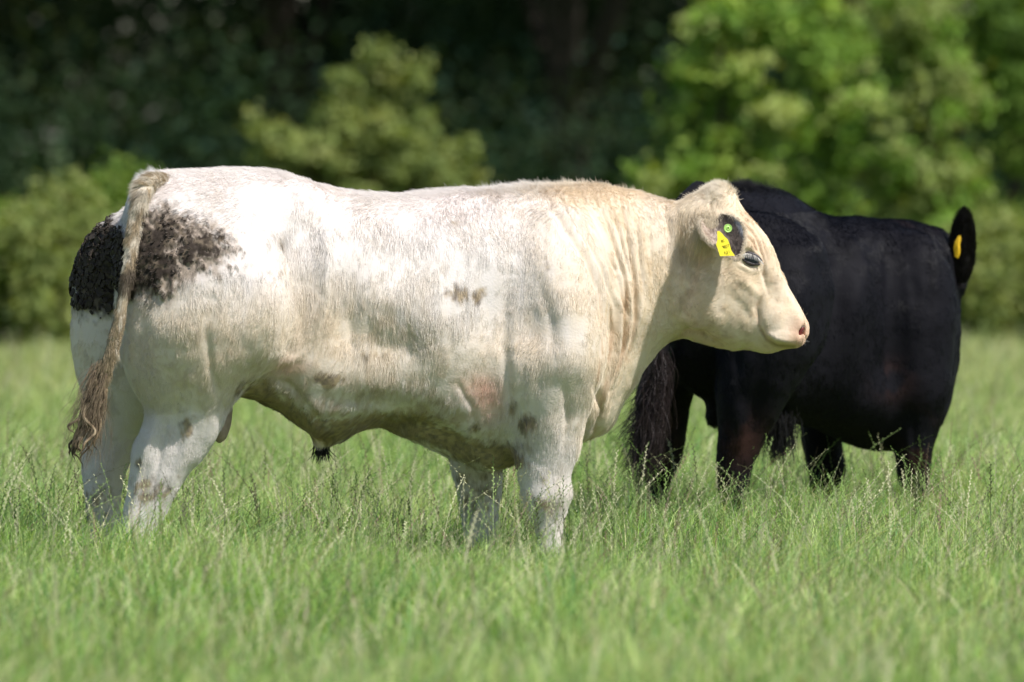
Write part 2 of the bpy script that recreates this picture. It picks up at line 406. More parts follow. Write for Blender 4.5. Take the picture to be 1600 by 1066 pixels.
def seeds(n, y0, y1, h0, h1, k, sw, sh, r):
    """flowering ryegrass stems: a thin stalk and a spike of alternating spikelets"""
    x, y = scatter(n, y0, y1, r); n = len(x); P = np.stack([x, y, ground_z(x, y)], 1)
    H = h0 + (h1 - h0) * r.random(n) ** 1.5; a = r.random(n) * 2 * np.pi
    ld = np.stack([np.cos(a) + 0.3, np.sin(a)], 1) * (np.abs(r.normal(0, 0.50, n)) * H)[:, None]
    def at(t): return P + np.concatenate([ld * (t ** 2)[:, None], (H * (t - 0.13 * t ** 3))[:, None]], 1)
    f = r.random(n) * 2 * np.pi; wv = np.stack([np.cos(f), np.sin(f) * 0.6, np.zeros(n)], 1)
    straw = np.array([0.60, 0.58, 0.36]); green = np.array([0.27, 0.38, 0.12]); dark = np.array([0.14, 0.14, 0.07]); pur = np.array([0.32, 0.22, 0.16])
    u = r.random(n); col = np.where((u < .5)[:, None], green, np.where((u < .82)[:, None], straw, np.where((u < .92)[:, None], dark, pur))) * r.uniform(.8, 1.2, (n, 1))
    parts = []; L = 6
    V = np.empty((n, 2 * L, 3))
    for i in range(L):
        c = at(np.full(n, i / (L - 1))); hw = wv * sw * 0.5 * (1 - 0.4 * i / L); V[:, 2*i] = c - hw; V[:, 2*i+1] = c + hw
    b = (np.arange(n) * 2 * L)[:, None]; Q = np.concatenate([b + np.array([2*i, 2*i+1, 2*i+3, 2*i+2]) for i in range(L - 1)])
    parts.append((V.reshape(-1, 3), Q, np.zeros((0, 3), int), np.repeat(col * 0.85, 2 * L, 0)))
    sp0 = 1 - r.uniform(0.3, 0.5, n)
    side = np.cross(wv, [0, 0, 1.0])
    for j in range(k):
        t = sp0 + (1 - sp0) * (j / (k - 1)); c = at(t); c2 = at(np.minimum(t + 0.004, 1.01)); ax = c2 - c; ax /= np.linalg.norm(ax, axis=1)[:, None] + 1e-9
        s = (1 if j % 2 else -1); out = wv * s; L_ = sh * (1 - 0.35 * j / k) * r.uniform(.8, 1.2, n)[:, None]
        tip = c + ax * L_ + out * L_ * 0.42; m1 = c + (tip - c) * 0.5
        Vj = np.stack([c, m1 + side * sw * 1.1 + out*sw*.6, tip, m1 - side * sw * 1.1 + out*sw*.6, m1 + wv * s * sw * 1.6, m1 - wv * s * sw * 0.8], 1)
        b = (np.arange(n) * 6)[:, None]
        Qj = np.concatenate([b + np.array([0, 1, 2, 3]), b + np.array([0, 4, 2, 5])])
        parts.append((Vj.reshape(-1, 3), Qj, np.zeros((0, 3), int), np.repeat(col, 6, 0)))
    return cat(parts)
S1 = seeds(7200, 25.0, 34, 0.17, 0.47, 12, 0.0021, 0.013, r1)
S0 = seeds(2000, 19.5, 25, 0.18, 0.38, 11, 0.0024, 0.013, r1)
S2 = seeds(3600, 34, 55, 0.2, 0.36, 6, 0.003, 0.022, r1)
allp = [(s[0], s[1][0], s[1][1], s[2]) for s in (S0, S1, S2)]
V, F, K = cat(allp); sme = mesh_np('seed_heads', V, F, smooth=False); pcol(sme, 'col', K)
tag(obj('seed_heads', sme, M_SEED), 'pale flowering seed heads of ryegrass standing above the meadow grass', 'grass', kind='stuff')

# ================================================================== SETTING: trees, shrubs, woodland
def leaves(lobes, n, size, cols, r, clump=0.25, nclump=200, shell=0.55, droop=0.2):
    lob = np.array([l[:6] for l in lobes], float); vol = (lob[:, 3] * lob[:, 4] * lob[:, 5]) ** 0.55; vol /= vol.sum()
    li = r.choice(len(lob), nclump, p=vol); d = r.normal(0, 1, (nclump, 3)); d /= np.linalg.norm(d, axis=1)[:, None]
    rad = (shell + (1 - shell) * r.random(nclump)) ** 1.0 * np.where(r.random(nclump) < 0.25, r.random(nclump), 1)
    Cc = lob[li, :3] + d * rad[:, None] * lob[li, 3:6]
    Cc[:, 2] = np.maximum(Cc[:, 2], 0.08); cw = r.uniform(0.3, 1.0, nclump) ** 1.5; cw /= cw.sum(); ci = r.choice(nclump, n, p=cw)
    cr = clump * r.uniform(0.55, 1.25, nclump)
    off = r.normal(0, 1, (n, 3)) * cr[ci][:, None] * [1, 1, 0.7]
    P = Cc[ci] + off; P[:, 2] = np.maximum(P[:, 2], 0.03)
    nor = r.normal(0, 1, (n, 3)) + [0, 0, 0.9] + d[ci] * 0.6; nor /= np.linalg.norm(nor, axis=1)[:, None]
    t = np.cross(nor, r.normal(0, 1, (n, 3))); t /= np.linalg.norm(t, axis=1)[:, None]; t[:, 2] -= droop; b = np.cross(nor, t)
    s = (size * r.uniform(0.6, 1.35, n))[:, None]
    V = np.stack([P - t * s * 0.5, P + b * s * 0.3, P + t * s * 0.55, P - b * s * 0.3], 1)
    V[:, 0] += nor * s * 0.06
    cc = np.asarray(cols)[r.integers(0, len(cols), nclump)][ci] * r.uniform(0.75, 1.25, (n, 1))
    b0 = (np.arange(n) * 4)[:, None]
    return V.reshape(-1, 3), b0 + np.array([0, 1, 2, 3]), np.repeat(cc, 4, 0), Cc
def tree(name, base, lobes, n, size, cols, label, cat_, group=None, seed=1, trunk_r=0.12, clump=0.25, nclump=200, shell=0.55, limbs=8, kind=None):
    r = np.random.default_rng(seed); V, Q, K, Cc = leaves(lobes, n, size, cols, r, clump, nclump, shell)
    e = empty(name, base); B = np.array(base)
    me = mesh_np('crown', V - B, Q, smooth=False); pcol(me, 'col', K); obj('crown', me, M_LEAF, e)
    parts = []; top = max(l[2] for l in lobes) if limbs else 0
    cx = np.mean([l[:3] for l in lobes], 0)
    tp = rs([B, B + (cx - B) * [0.3, 0.3, 0.4] + [0.03, 0, 0], B + (cx - B) * [0.8, 0.8, 0.85]], 9)
    parts.append(tube(tp, np.linspace(trunk_r, trunk_r * 0.45, 9), 9))
    for i in range(limbs):
        t0 = tp[int(2 + 6 * i / limbs)]; c = Cc[r.integers(len(Cc))]
        parts.append(tube(rs([t0, (t0 + c) / 2 + r.normal(0, 0.06, 3) + [0, 0, 0.08], c], 7), np.linspace(trunk_r * 0.45, 0.012, 7), 6))
    v, f = merge(parts); obj('trunk', mesh_np('trunk', v - B, f), M_BARK, e)
    return tag(e, label, cat_, group, kind)
def lobes_px(rows, D0):
    """rows (px, py, rpx_x, rpx_y, dD, r_depth) seen from the gate, at distance D0+dD"""
    out = []
    for px, py, rx, ry, dD, rd in rows:
        D = D0 + dD; p = W(px, py, D); out.append((p[0], p[1], p[2], rx * D / FPX, rd, ry * D / FPX))
    return out
YG = [(0.22, 0.27, 0.08), (0.27, 0.32, 0.10), (0.16, 0.21, 0.06), (0.31, 0.34, 0.12)]
MG = [(0.11, 0.19, 0.03), (0.14, 0.23, 0.035), (0.08, 0.14, 0.025), (0.18, 0.26, 0.045)]
BG = [(0.21, 0.34, 0.06), (0.16, 0.28, 0.045), (0.32, 0.44, 0.085), (0.12, 0.20, 0.045), (0.36, 0.42, 0.13)]
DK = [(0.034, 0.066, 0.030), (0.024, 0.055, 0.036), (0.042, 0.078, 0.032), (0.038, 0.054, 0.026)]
OL = [(0.06, 0.08, 0.025), (0.08, 0.09, 0.03), (0.05, 0.075, 0.02)]

# small hawthorn-like tree behind the white bull's back
tree('young_tree', (tox(590, 60), 60.0, 0), lobes_px([(598, 105, 20, 46, 0, .2), (600, 165, 34, 40, 0, .3), (655, 135, 16, 44, 0, .2), (545, 125, 14, 40, 0, .2), (590, 240, 85, 62, 0, .7), (600, 350, 120, 90, 0, .9), (480, 225, 52, 18, -.1, .3), (420, 205, 34, 11, -.2, .2), (393, 178, 14, 12, -.2, .1), (440, 245, 40, 10, .1, .2), (690, 240, 50, 18, .1, .3), (728, 218, 20, 14, .1, .2), (640, 195, 34, 34, 0, .3), (540, 180, 30, 30, 0, .3), (455, 300, 60, 40, 0, .5), (720, 290, 40, 40, 0, .4), (500, 262, 60, 40, 0, .5), (665, 262, 55, 44, 0, .5), (560, 215, 50, 40, 0, .4), (610, 460, 160, 90, 0, 1)], 60),
     22000, 0.055, YG, 'spreading olive green young tree with a pointed top behind the white bull\'s back', 'tree', seed=3, trunk_r=0.06, clump=0.055, nclump=520, limbs=16)
# bright saplings on the right
SAP = [
 ((1150, 62.5), [(1110, 40, 34, 40, 0, .4), (1085, 110, 40, 30, 0, .4), (1150, 130, 50, 70, 0, .6), (1075, 180, 50, 36, 0, .4), (1120, 240, 80, 50, 0, .7), (1040, 275, 56, 30, 0, .4), (1190, 300, 90, 60, 0, .8), (1190, 40, 40, 60, 0, .5), (1210, 190, 46, 50, 0, .5), (1060, 340, 80, 50, 0, .6), (1140, 420, 120, 120, 0, 1)], 'bright green leafy tree above the black bull\'s rump', 21),
 ((1290, 64.5), [(1290, 60, 75, 100, 0, .8), (1330, 190, 90, 90, 0, .9), (1260, 300, 90, 90, 0, .9), (1230, 0, 60, 60, 0, .6), (1300, 430, 120, 120, 0, 1)], 'bright green leafy tree above the dip of the black bull\'s back', 22),
 ((1430, 61.5), [(1430, 30, 80, 90, 0, .8), (1470, 140, 80, 90, 0, .8), (1420, 260, 100, 90, 0, .9), (1490, 300, 50, 60, 0, .6), (1440, 420, 110, 120, 0, 1)], 'yellowish green leafy tree above the black bull\'s shoulders', 23),
 ((1575, 68.0), [(1575, 60, 60, 110, 0, .8), (1600, 200, 60, 90, 0, .8), (1560, 400, 70, 120, 0, .8), (1640, 120, 60, 100, 0, .7)], 'darker green leafy tree at the right edge of the photo', 24)]
for (bx, D), rows, lab, sd in SAP:
    tree('leafy_tree', (float(tox(bx, D)), D, 0), lobes_px(rows, D), 13000, 0.08, BG if sd < 23 else (BG[:2] + YG[:2] if sd == 23 else MG), lab, 'tree', 'bright green young trees at the field edge', seed=sd, trunk_r=0.06, clump=0.085, nclump=330, shell=0.3, limbs=14)
# hedge shrubs along the field edge
SHR = [(-160, 57.5, 330, 150, MG, 'leafy shrub at the far left end of the hedge'), (-10, 58.5, 330, 130, MG, 'dark green leafy shrub at the left edge of the photo'), (90, 58.0, 300, 110, YG, 'rounded olive green hedge shrub between the left edge and the white bull\'s rump'), (185, 59.0, 270, 95, MG, 'hedge shrub directly behind the white bull\'s tail'), (330, 59.5, 400, 110, MG, 'low hedge shrub hidden behind the white bull\'s hips'),
       (830, 60, 400, 120, MG, 'low hedge shrub behind the white bull\'s shoulders'), (960, 59, 360, 110, BG, 'hedge shrub behind the white bull\'s neck'), (1540, 58.5, 350, 80, YG, 'olive green hedge shrub to the right of the black bull'), (1625, 59.0, 365, 90, MG, 'green hedge shrub at the right edge of the photo'), (1740, 58, 340, 100, MG, 'hedge shrub at the far right end of the hedge')]
for i, (px, D, top, wd, cols, lab) in enumerate(SHR):
    rows = [(px, (top + 560) / 2, wd * .8, (560 - top) / 2, 0, .8), (px - wd * .4, top + 70, wd * .45, 55, -.2, .5), (px + wd * .4, top + 60, wd * .4, 50, .1, .5), (px + wd * .1, top + 20, wd * .3, 40, 0, .4)]
    tree('hedge_shrub', (float(tox(px, D)), D, 0), lobes_px(rows, D), 6500, 0.06, cols, lab, 'shrub', 'hedge shrubs along the field edge', seed=40 + i, trunk_r=0.05, clump=0.10, nclump=260, limbs=6)
# tall wood behind: trees whose boughs overhang the field edge, dark undergrowth below
WD = [(-5.6, 84), (-2.4, 88), (0.6, 85), (3.4, 89), (6.6, 85), (-8.6, 87), (9.6, 87), (-12, 86), (-15.5, 88), (13, 86)]
WL = ['tall dark woodland tree above the left hedge', 'tall dark woodland tree left of the small olive tree', 'tall dark woodland tree behind the small olive tree', 'tall dark woodland tree behind the bright saplings', 'tall dark woodland tree at the right edge', 'tall dark woodland tree beyond the left edge', 'tall dark woodland tree beyond the right edge', 'tall dark woodland tree second beyond the left edge', 'tall dark woodland tree farthest beyond the left edge', 'tall dark woodland tree farthest beyond the right edge']
for i, (x, y) in enumerate(WD):
    r = np.random.default_rng(70 + i)
    lob = [(x + r.normal(0, .8), y - 1 + r.normal(0, .8), 8.5 + r.normal(0, .6), 2.8, 3.2, 2.6), (x + 1, y - 2.6, 5.6, 2.3, 2.6, 1.5), (x - 1.2, y - 2.4, 5.9, 2.3, 2.6, 1.5), (x, y + 1, 6.5, 2.6, 2.6, 2.4), (x + r.normal(0, 1), y - 3.4, 4.9, 2.0, 1.6, 1.0), (x, y + .5, 3.0, 2.2, 1.0, 2.4)]
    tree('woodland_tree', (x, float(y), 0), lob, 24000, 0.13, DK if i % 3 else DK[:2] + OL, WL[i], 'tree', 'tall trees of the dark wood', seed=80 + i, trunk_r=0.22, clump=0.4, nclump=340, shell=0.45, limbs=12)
r = np.random.default_rng(99)
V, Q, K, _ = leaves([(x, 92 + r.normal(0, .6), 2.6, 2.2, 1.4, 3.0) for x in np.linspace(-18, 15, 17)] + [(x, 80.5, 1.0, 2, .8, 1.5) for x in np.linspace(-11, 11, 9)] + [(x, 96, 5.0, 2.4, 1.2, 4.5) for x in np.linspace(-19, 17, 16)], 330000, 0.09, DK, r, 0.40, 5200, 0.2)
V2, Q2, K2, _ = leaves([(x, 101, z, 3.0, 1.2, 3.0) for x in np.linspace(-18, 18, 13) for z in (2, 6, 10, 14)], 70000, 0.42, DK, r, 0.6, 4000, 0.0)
Q = np.concatenate([Q, Q2 + len(V)]); V = np.concatenate([V, V2]); K = np.concatenate([K, K2])
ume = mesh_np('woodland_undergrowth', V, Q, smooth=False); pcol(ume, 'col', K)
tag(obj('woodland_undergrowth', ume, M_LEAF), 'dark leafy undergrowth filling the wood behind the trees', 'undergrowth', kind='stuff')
#@@ANIMALS
# ================================================================== THE WHITE BULL
def DB(px): return float(np.interp(px, [100, 700, 950, 1000, 1060, 1128, 1258], [28.475, 29.0, 29.19, 29.20, 29.19, 29.16, 29.07]))
def rows(rs_, off=0):
    return [(a, b, c, DB(a) + off, w_) for a, b, c, w_ in rs_]
F_ = Field(-1.62, 1.10, 28.1, 29.85, -0.02, 1.42, 0.0115)
F_.loft_x(rows([(186, 360, 500, .07), (200, 310, 525, .13), (214, 284, 545, .18), (240, 270, 560, .22), (300, 268, 580, .25), (350, 266, 595, .27), (390, 270, 608, .275), (430, 280, 638, .28),
    (470, 287, 668, .29), (500, 291, 684, .30), (540, 298, 680, .31), (580, 303, 668, .33), (620, 305, 661, .34), (660, 303, 668, .345), (700, 299, 686, .35), (740, 297, 704, .35), (790, 294, 716, .345),
    (840, 292, 716, .33), (880, 289, 706, .31), (915, 289, 690, .285), (940, 291, 675, .26), (960, 295, 655, .24), (985, 299, 614, .215), (1010, 306, 574, .19), (1035, 313, 542, .165), (1060, 317, 529, .145), (1085, 316, 526, .12), (1100, 320, 520, .09)]), k=.001, p=2.25)
# head
F_.loft_x([(1062, 345, 515, 29.18, .08), (1080, 318, 531, 29.18, .115), (1098, 301, 536, 29.17, .13), (1116, 292, 541, 29.16, .137), (1130, 290, 545, 29.155, .137), (1144, 298, 548, 29.15, .135),
    (1164, 329, 546, 29.14, .127), (1180, 347, 549, 29.13, .115), (1196, 366, 552, 29.12, .100), (1212, 398, 550, 29.11, .085), (1224, 431, 546, 29.10, .078), (1240, 463, 544, 29.09, .079), (1250, 481, 541, 29.08, .077), (1256, 492, 535, 29.08, .066), (1260, 501, 526, 29.08, .045)], k=.03, p=2.35)
# hindquarters: near and far
NR = [(300, 262, 380, -.09, .08), (340, 228, 415, -.13, .14), (400, 206, 440, -.165, .19), (450, 198, 452, -.185, .205), (500, 190, 452, -.19, .205), (550, 189, 438, -.185, .19), (585, 196, 410, -.175, .17), (615, 210, 378, -.165, .14), (645, 228, 354, -.16, .105),
      (680, 216, 341, -.16, .085), (712, 206, 322, -.16, .075), (735, 202, 300, -.16, .068), (765, 198, 280, -.16, .06), (800, 191, 262, -.16, .052), (850, 186, 238, -.16, .048), (885, 188, 240, -.16, .055), (903, 184, 248, -.16, .06)]
F_.loft_z([(a, b, c, 28.69 + d, w_) for a, b, c, d, w_ in NR], k=.035)
FR = [(325, 196, 330, .09, .09), (360, 154, 340, .13, .15), (410, 126, 350, .17, .19), (460, 117, 360, .19, .20), (510, 111, 350, .19, .20), (560, 114, 330, .19, .185), (600, 124, 310, .18, .16), (640, 133, 260, .17, .115),
      (680, 130, 222, .17, .085), (715, 127, 208, .17, .073), (760, 130, 192, .17, .062), (820, 137, 188, .17, .052), (870, 138, 192, .17, .056), (893, 134, 200, .17, .06)]
F_.loft_z([(a, b, c, 28.68 + d, w_) for a, b, c, d, w_ in FR], k=.03)
# fore quarters
F_.loft_z([(a, b, c, 29.08 + d, w_) for a, b, c, d, w_ in [(340, 830, 900, -.14, .08), (420, 800, 930, -.20, .13), (500, 785, 940, -.225, .15), (560, 775, 938, -.225, .15), (610, 782, 925, -.215, .13), (650, 794, 917, -.20, .11), (700, 802, 906, -.19, .085),
      (740, 807, 893, -.185, .07), (770, 816, 885, -.185, .06), (795, 823, 886, -.185, .06), (820, 833, 881, -.185, .048), (850, 840, 880, -.185, .042), (870, 838, 884, -.185, .05), (887, 832, 890, -.185, .055)]], k=.05)
F_.loft_z([(a, b, c, 29.12 + d, w_) for a, b, c, d, w_ in [(500, 730, 860, .19, .13), (620, 705, 830, .19, .12), (680, 698, 796, .17, .09), (720, 704, 787, .16, .075), (760, 712, 784, .16, .062), (800, 719, 778, .16, .055), (850, 729, 772, .16, .042), (880, 724, 780, .16, .055)]], k=.05)
# dewlap / brisket, shoulder and rump muscle masses, flank fold, sheath, scrotum root
F_.ell(918, 628, 29.15, .065, .11, .10, k=.06, rot=35)
F_.ell(860, 455, 28.92, .20, .12, .27, k=.07, rot=-8)
F_.ell(868, 560, 28.875, .15, .10, .15, k=.09)
F_.ell(800, 585, 28.88, .075, .07, .09, k=.05, rot=20)
F_.ell(410, 318, 28.72, .20, .16, .10, k=.06)
F_.ell(290, 455, 28.47, .21, .10, .24, k=.07, rot=15)
F_.ell(395, 560, 28.66, .13, .10, .13, k=.06, rot=-35)
F_.cap(W(420, 600, 28.78), W(470, 580, 28.74), .05, .04, k=.08)
F_.cap(W(520, 672, 28.84), W(500, 692, 28.84), .045, .022, k=.05)
F_.cap(W(640, 650, 28.94), W(760, 690, 29.04), .07, .10, k=.08)
# cheek, jaw angle, brow, muzzle
F_.ell(1098, 455, 29.07, .10, .055, .12, k=.05, rot=-15)
F_.ell(1150, 385, 29.05, .05, .045, .035, k=.03, rot=-50)
F_.ell(1215, 505, 29.06, .075, .06, .05, k=.035, rot=-20)
F_.ell(1122, 308, 29.14, .045, .09, .036, k=.03)
F_.ell(1092, 345, 29.09, .07, .06, .08, k=.07)
F_.ell(224, 705, 28.56, .034, .03, .045, k=.03)
F_.ell(857, 772, 28.89, .072, .06, .05, k=.04)
F_.ell(1222, 525, 29.05, .06, .062, .032, k=.025, rot=-8)
F_.cut(F_.ell_d(1172, 405, 28.985, .044, .035, .030, rot=-20), k=.03)
F_.cut(F_.ell_d(1251, 517, 29.035, .015, .03, .025, rot=-25), k=.008)
V, Q = F_.mesh(5); del F_
bme = subdivided('white_bull_body', V, Q, 1)
V, N = get_vn(bme)
face = np.clip(-N[:, 1] * 1.3, 0, 1) ** 0.7
bl = [(600, 520, 60, 40, 0, -7), (560, 400, 80, 50, 0, 4), (700, 560, 60, 50, 0, 7), (870, 400, 60, 70, 10, 9), (835, 490, 30, 60, -10, -6), (905, 520, 30, 60, -15, 5),
      (860, 560, 40, 30, 0, 8), (775, 500, 26, 70, 5, -13), (757, 605, 34, 46, 0, -12), (800, 560, 22, 45, 0, 9), (850, 650, 24, 50, 0, 8), (890, 640, 18, 50, 0, -5),
      (470, 430, 30, 100, 5, -4), (505, 400, 18, 70, 0, 9), (455, 330, 45, 28, 20, 9), (300, 330, 60, 22, -10, -6), (350, 420, 50, 60, 0, 7), (260, 520, 50, 70, 0, 6), (420, 500, 28, 70, 15, 8),
      (340, 560, 35, 50, 0, -4), (330, 655, 20, 50, 0, 7), (275, 660, 14, 50, 10, -9), (232, 700, 12, 28, 0, 8), (600, 600, 90, 30, 0, -9), (540, 590, 50, 35, 0, 8), (660, 620, 60, 22, 10, 6),
      (1150, 440, 30, 22, 20, 4), (1135, 420, 20, 26, 0, -3), (1195, 440, 16, 34, -20, -6), (1184, 488, 8, 26, 8, -6), (1212, 480, 18, 16, 0, 5), (1060, 470, 30, 40, 0, -10), (1080, 500, 22, 18, 0, -4),
      (240, 410, 34, 40, 0, 7), (300, 395, 34, 20, 0, 4), (760, 400, 50, 60, 0, 5), (650, 400, 40, 80, 0, -4)]
ln = [([(330, 470), (322, 520), (330, 575), (345, 620)], 7, -5), ([(250, 430), (228, 500), (222, 560), (235, 610)], 9, -4),
      ([(485, 350), (492, 400), (488, 460), (470, 530), (440, 575)], 10, -6), ([(503, 345), (510, 400), (508, 460), (495, 520)], 6, 6),
      # shoulder blade edge and the neck creases
      ([(855, 300), (880, 360), (915, 410), (938, 460), (944, 520), (935, 590)], 7, -9), ([(870, 300), (905, 360), (940, 420), (962, 480), (960, 540)], 4, -6), ([(886, 297), (920, 360), (952, 420), (968, 470)], 3.2, -5),
      ([(905, 297), (935, 360), (962, 420), (976, 480), (975, 540), (950, 610)], 4, -9), ([(925, 297), (952, 360), (975, 430), (985, 500), (968, 570)], 3.5, -8), ([(945, 299), (966, 360), (985, 430), (992, 500)], 3, -5),
      ([(968, 306), (980, 370), (992, 440), (994, 500), (978, 560)], 3.4, -7), ([(990, 312), (998, 380), (1003, 440), (1002, 490)], 3, -4), ([(1010, 318), (1016, 380), (1018, 430)], 3, -3), ([(1040, 322), (1046, 370), (1040, 420)], 4, -4),
      ([(965, 430), (972, 490), (966, 550), (945, 610), (925, 680)], 5, 10), ([(982, 440), (986, 500), (980, 545), (958, 600)], 4, 9), ([(930, 600), (938, 640), (925, 685)], 6, -12), ([(1000, 440), (1003, 480), (992, 540)], 4, 5),
      ([(954, 480), (957, 520), (950, 560)], 3.5, -9),
      # shoulder and forearm
      ([(800, 430), (792, 490), (788, 540), (795, 600), (803, 650)], 9, -9), ([(845, 440), (862, 500), (866, 560)], 9, -5), ([(880, 600), (888, 650), (880, 710)], 6, -4), ([(835, 560), (828, 620), (826, 700)], 7, 5),
      ([(716, 600), (740, 640), (745, 690)], 5, -5), 
      # belly edge and fold to the stifle
      ([(430, 600), (500, 640), (580, 640), (680, 650), (760, 690)], 9, 4), ([(425, 590), (450, 600), (490, 640), (510, 680)], 6, -5), ([(395, 600), (430, 572), (470, 555)], 6, 6),
      # hind leg: tendon, hock
      ([(245, 640), (240, 680), (226, 712), (214, 760), (200, 830)], 6, 6), ([(262, 650), (252, 700), (240, 760)], 5, -6), ([(300, 640), (290, 700), (262, 770)], 8, 5), ([(330, 640), (310, 700)], 5, -3),
      # face
      ([(1050, 532), (1075, 516), (1100, 520), (1130, 540), (1150, 548)], 4, -6), ([(1235, 543), (1212, 541), (1196, 530), (1186, 512)], 2.6, -6), ([(1186, 508), (1182, 480), (1192, 462)], 4, -4), ([(1240, 536), (1214, 530), (1198, 520)], 4, 4),
      ([(1164, 350), (1182, 372), (1192, 400), (1196, 430)], 2.6, -4), ([(1158, 360), (1176, 378), (1188, 410)], 2.2, -3.5), ([(1170, 342), (1190, 372), (1200, 405)], 2.4, -3), ([(1150, 366), (1170, 380), (1183, 398)], 2.4, 4), ([(1152, 372), (1172, 388), (1188, 402), (1193, 420)], 3, 4),
      ([(1152, 412), (1170, 422), (1188, 424)], 3.5, 4), ([(1190, 420), (1196, 436), (1200, 460)], 4, -3), ([(1094, 400), (1080, 440), (1060, 500)], 9, -6), ([(1118, 296), (1112, 318), (1110, 335)], 3, -4)]
ln = [(p_, w_ * (1.0 if p_[0][0] < 1050 else 1.0), a_ * (1.9 if 850 < p_[0][0] < 1060 else 1.6 if p_[0][0] > 1060 else 1.4)) for p_, w_, a_ in ln]
ln += [([(1150, 432), (1172, 446), (1190, 466)], 6, 5), ([(1178, 350), (1200, 390), (1222, 440), (1242, 478)], 4, 2.5), ([(1098, 420), (1108, 470), (1130, 520), (1165, 536)], 9, 4), ([(1140, 455), (1160, 480), (1178, 500)], 8, -3.5), ([(1232, 500), (1222, 515), (1205, 520)], 4, -2.5)]
bl += [(600, 470, 70, 36, 0, 9), (620, 545, 70, 26, 5, -12), (545, 500, 24, 60, 0, -6), (690, 500, 36, 50, 0, 8), (740, 470, 20, 80, 5, -7), (870, 430, 60, 60, 0, 9), (845, 530, 28, 50, -5, -6), (890, 560, 30, 50, 0, 8), (800, 620, 20, 40, 0, 9), (590, 600, 60, 22, 0, 8),
  (300, 500, 60, 60, 0, 8), (370, 470, 24, 70, 10, -7), (415, 470, 22, 60, 5, 8), (390, 585, 36, 22, -30, -8), (500, 320, 60, 24, 10, -5), (420, 350, 40, 30, 0, 8), (925, 640, 16, 40, 20, 8), (1000, 540, 30, 40, 0, -7), (1120, 500, 40, 26, 15, 6), (1100, 430, 26, 40, 0, 5)]
ln += [([(405, 605), (440, 566), (468, 510), (478, 440)], 9, -9), ([(560, 440), (548, 500), (552, 560)], 7, -5), ([(640, 430), (636, 500), (640, 570)], 8, -5), ([(700, 420), (700, 500), (706, 560)], 8, -4)]
bl = [b_[:5] + (b_[5] * 1.5,) for b_ in bl]
V = sculpt(V, N, bl, ln, face)
low = fbm(V, 9, 3) - .5; V = V + N * (low * 0.010)[:, None]
px, py = topx(V)
# cracked dung crust stands proud of the coat
def dungmask(px, py, P):
    m = np.maximum.reduce([1.3 * blob(px, py, 240, 400, 44, 72, 12), .95 * blob(px, py, 310, 385, 72, 44, 8), 1.5 * blob(px, py, 152, 415, 42, 82, 12), .8 * blob(px, py, 262, 350, 36, 20), 1.2 * blob(px, py, 200, 420, 26, 64), .55 * blob(px, py, 355, 400, 40, 26)])
    g = np.clip(m * 3, 0, 1); return sst(m + g * (0.9 * (fbm(P, 26, 77, 3) - .5) + .75 * sst(px, 190, 290) * (vnoise(P, (190, 190, 60), 78) - .5) + .6 * sst(px, 190, 260) * (vnoise(P, (80, 80, 40), 79) - .5)), .36, .84)
dm = dungmask(px, py, V); V = V + N * (dm * (0.004 + 0.010 * vnoise(V, 70, 5)))[:, None]
bme.vertices.foreach_set('co', V.astype(np.float32).ravel()); bme.update()
V, N = get_vn(bme)

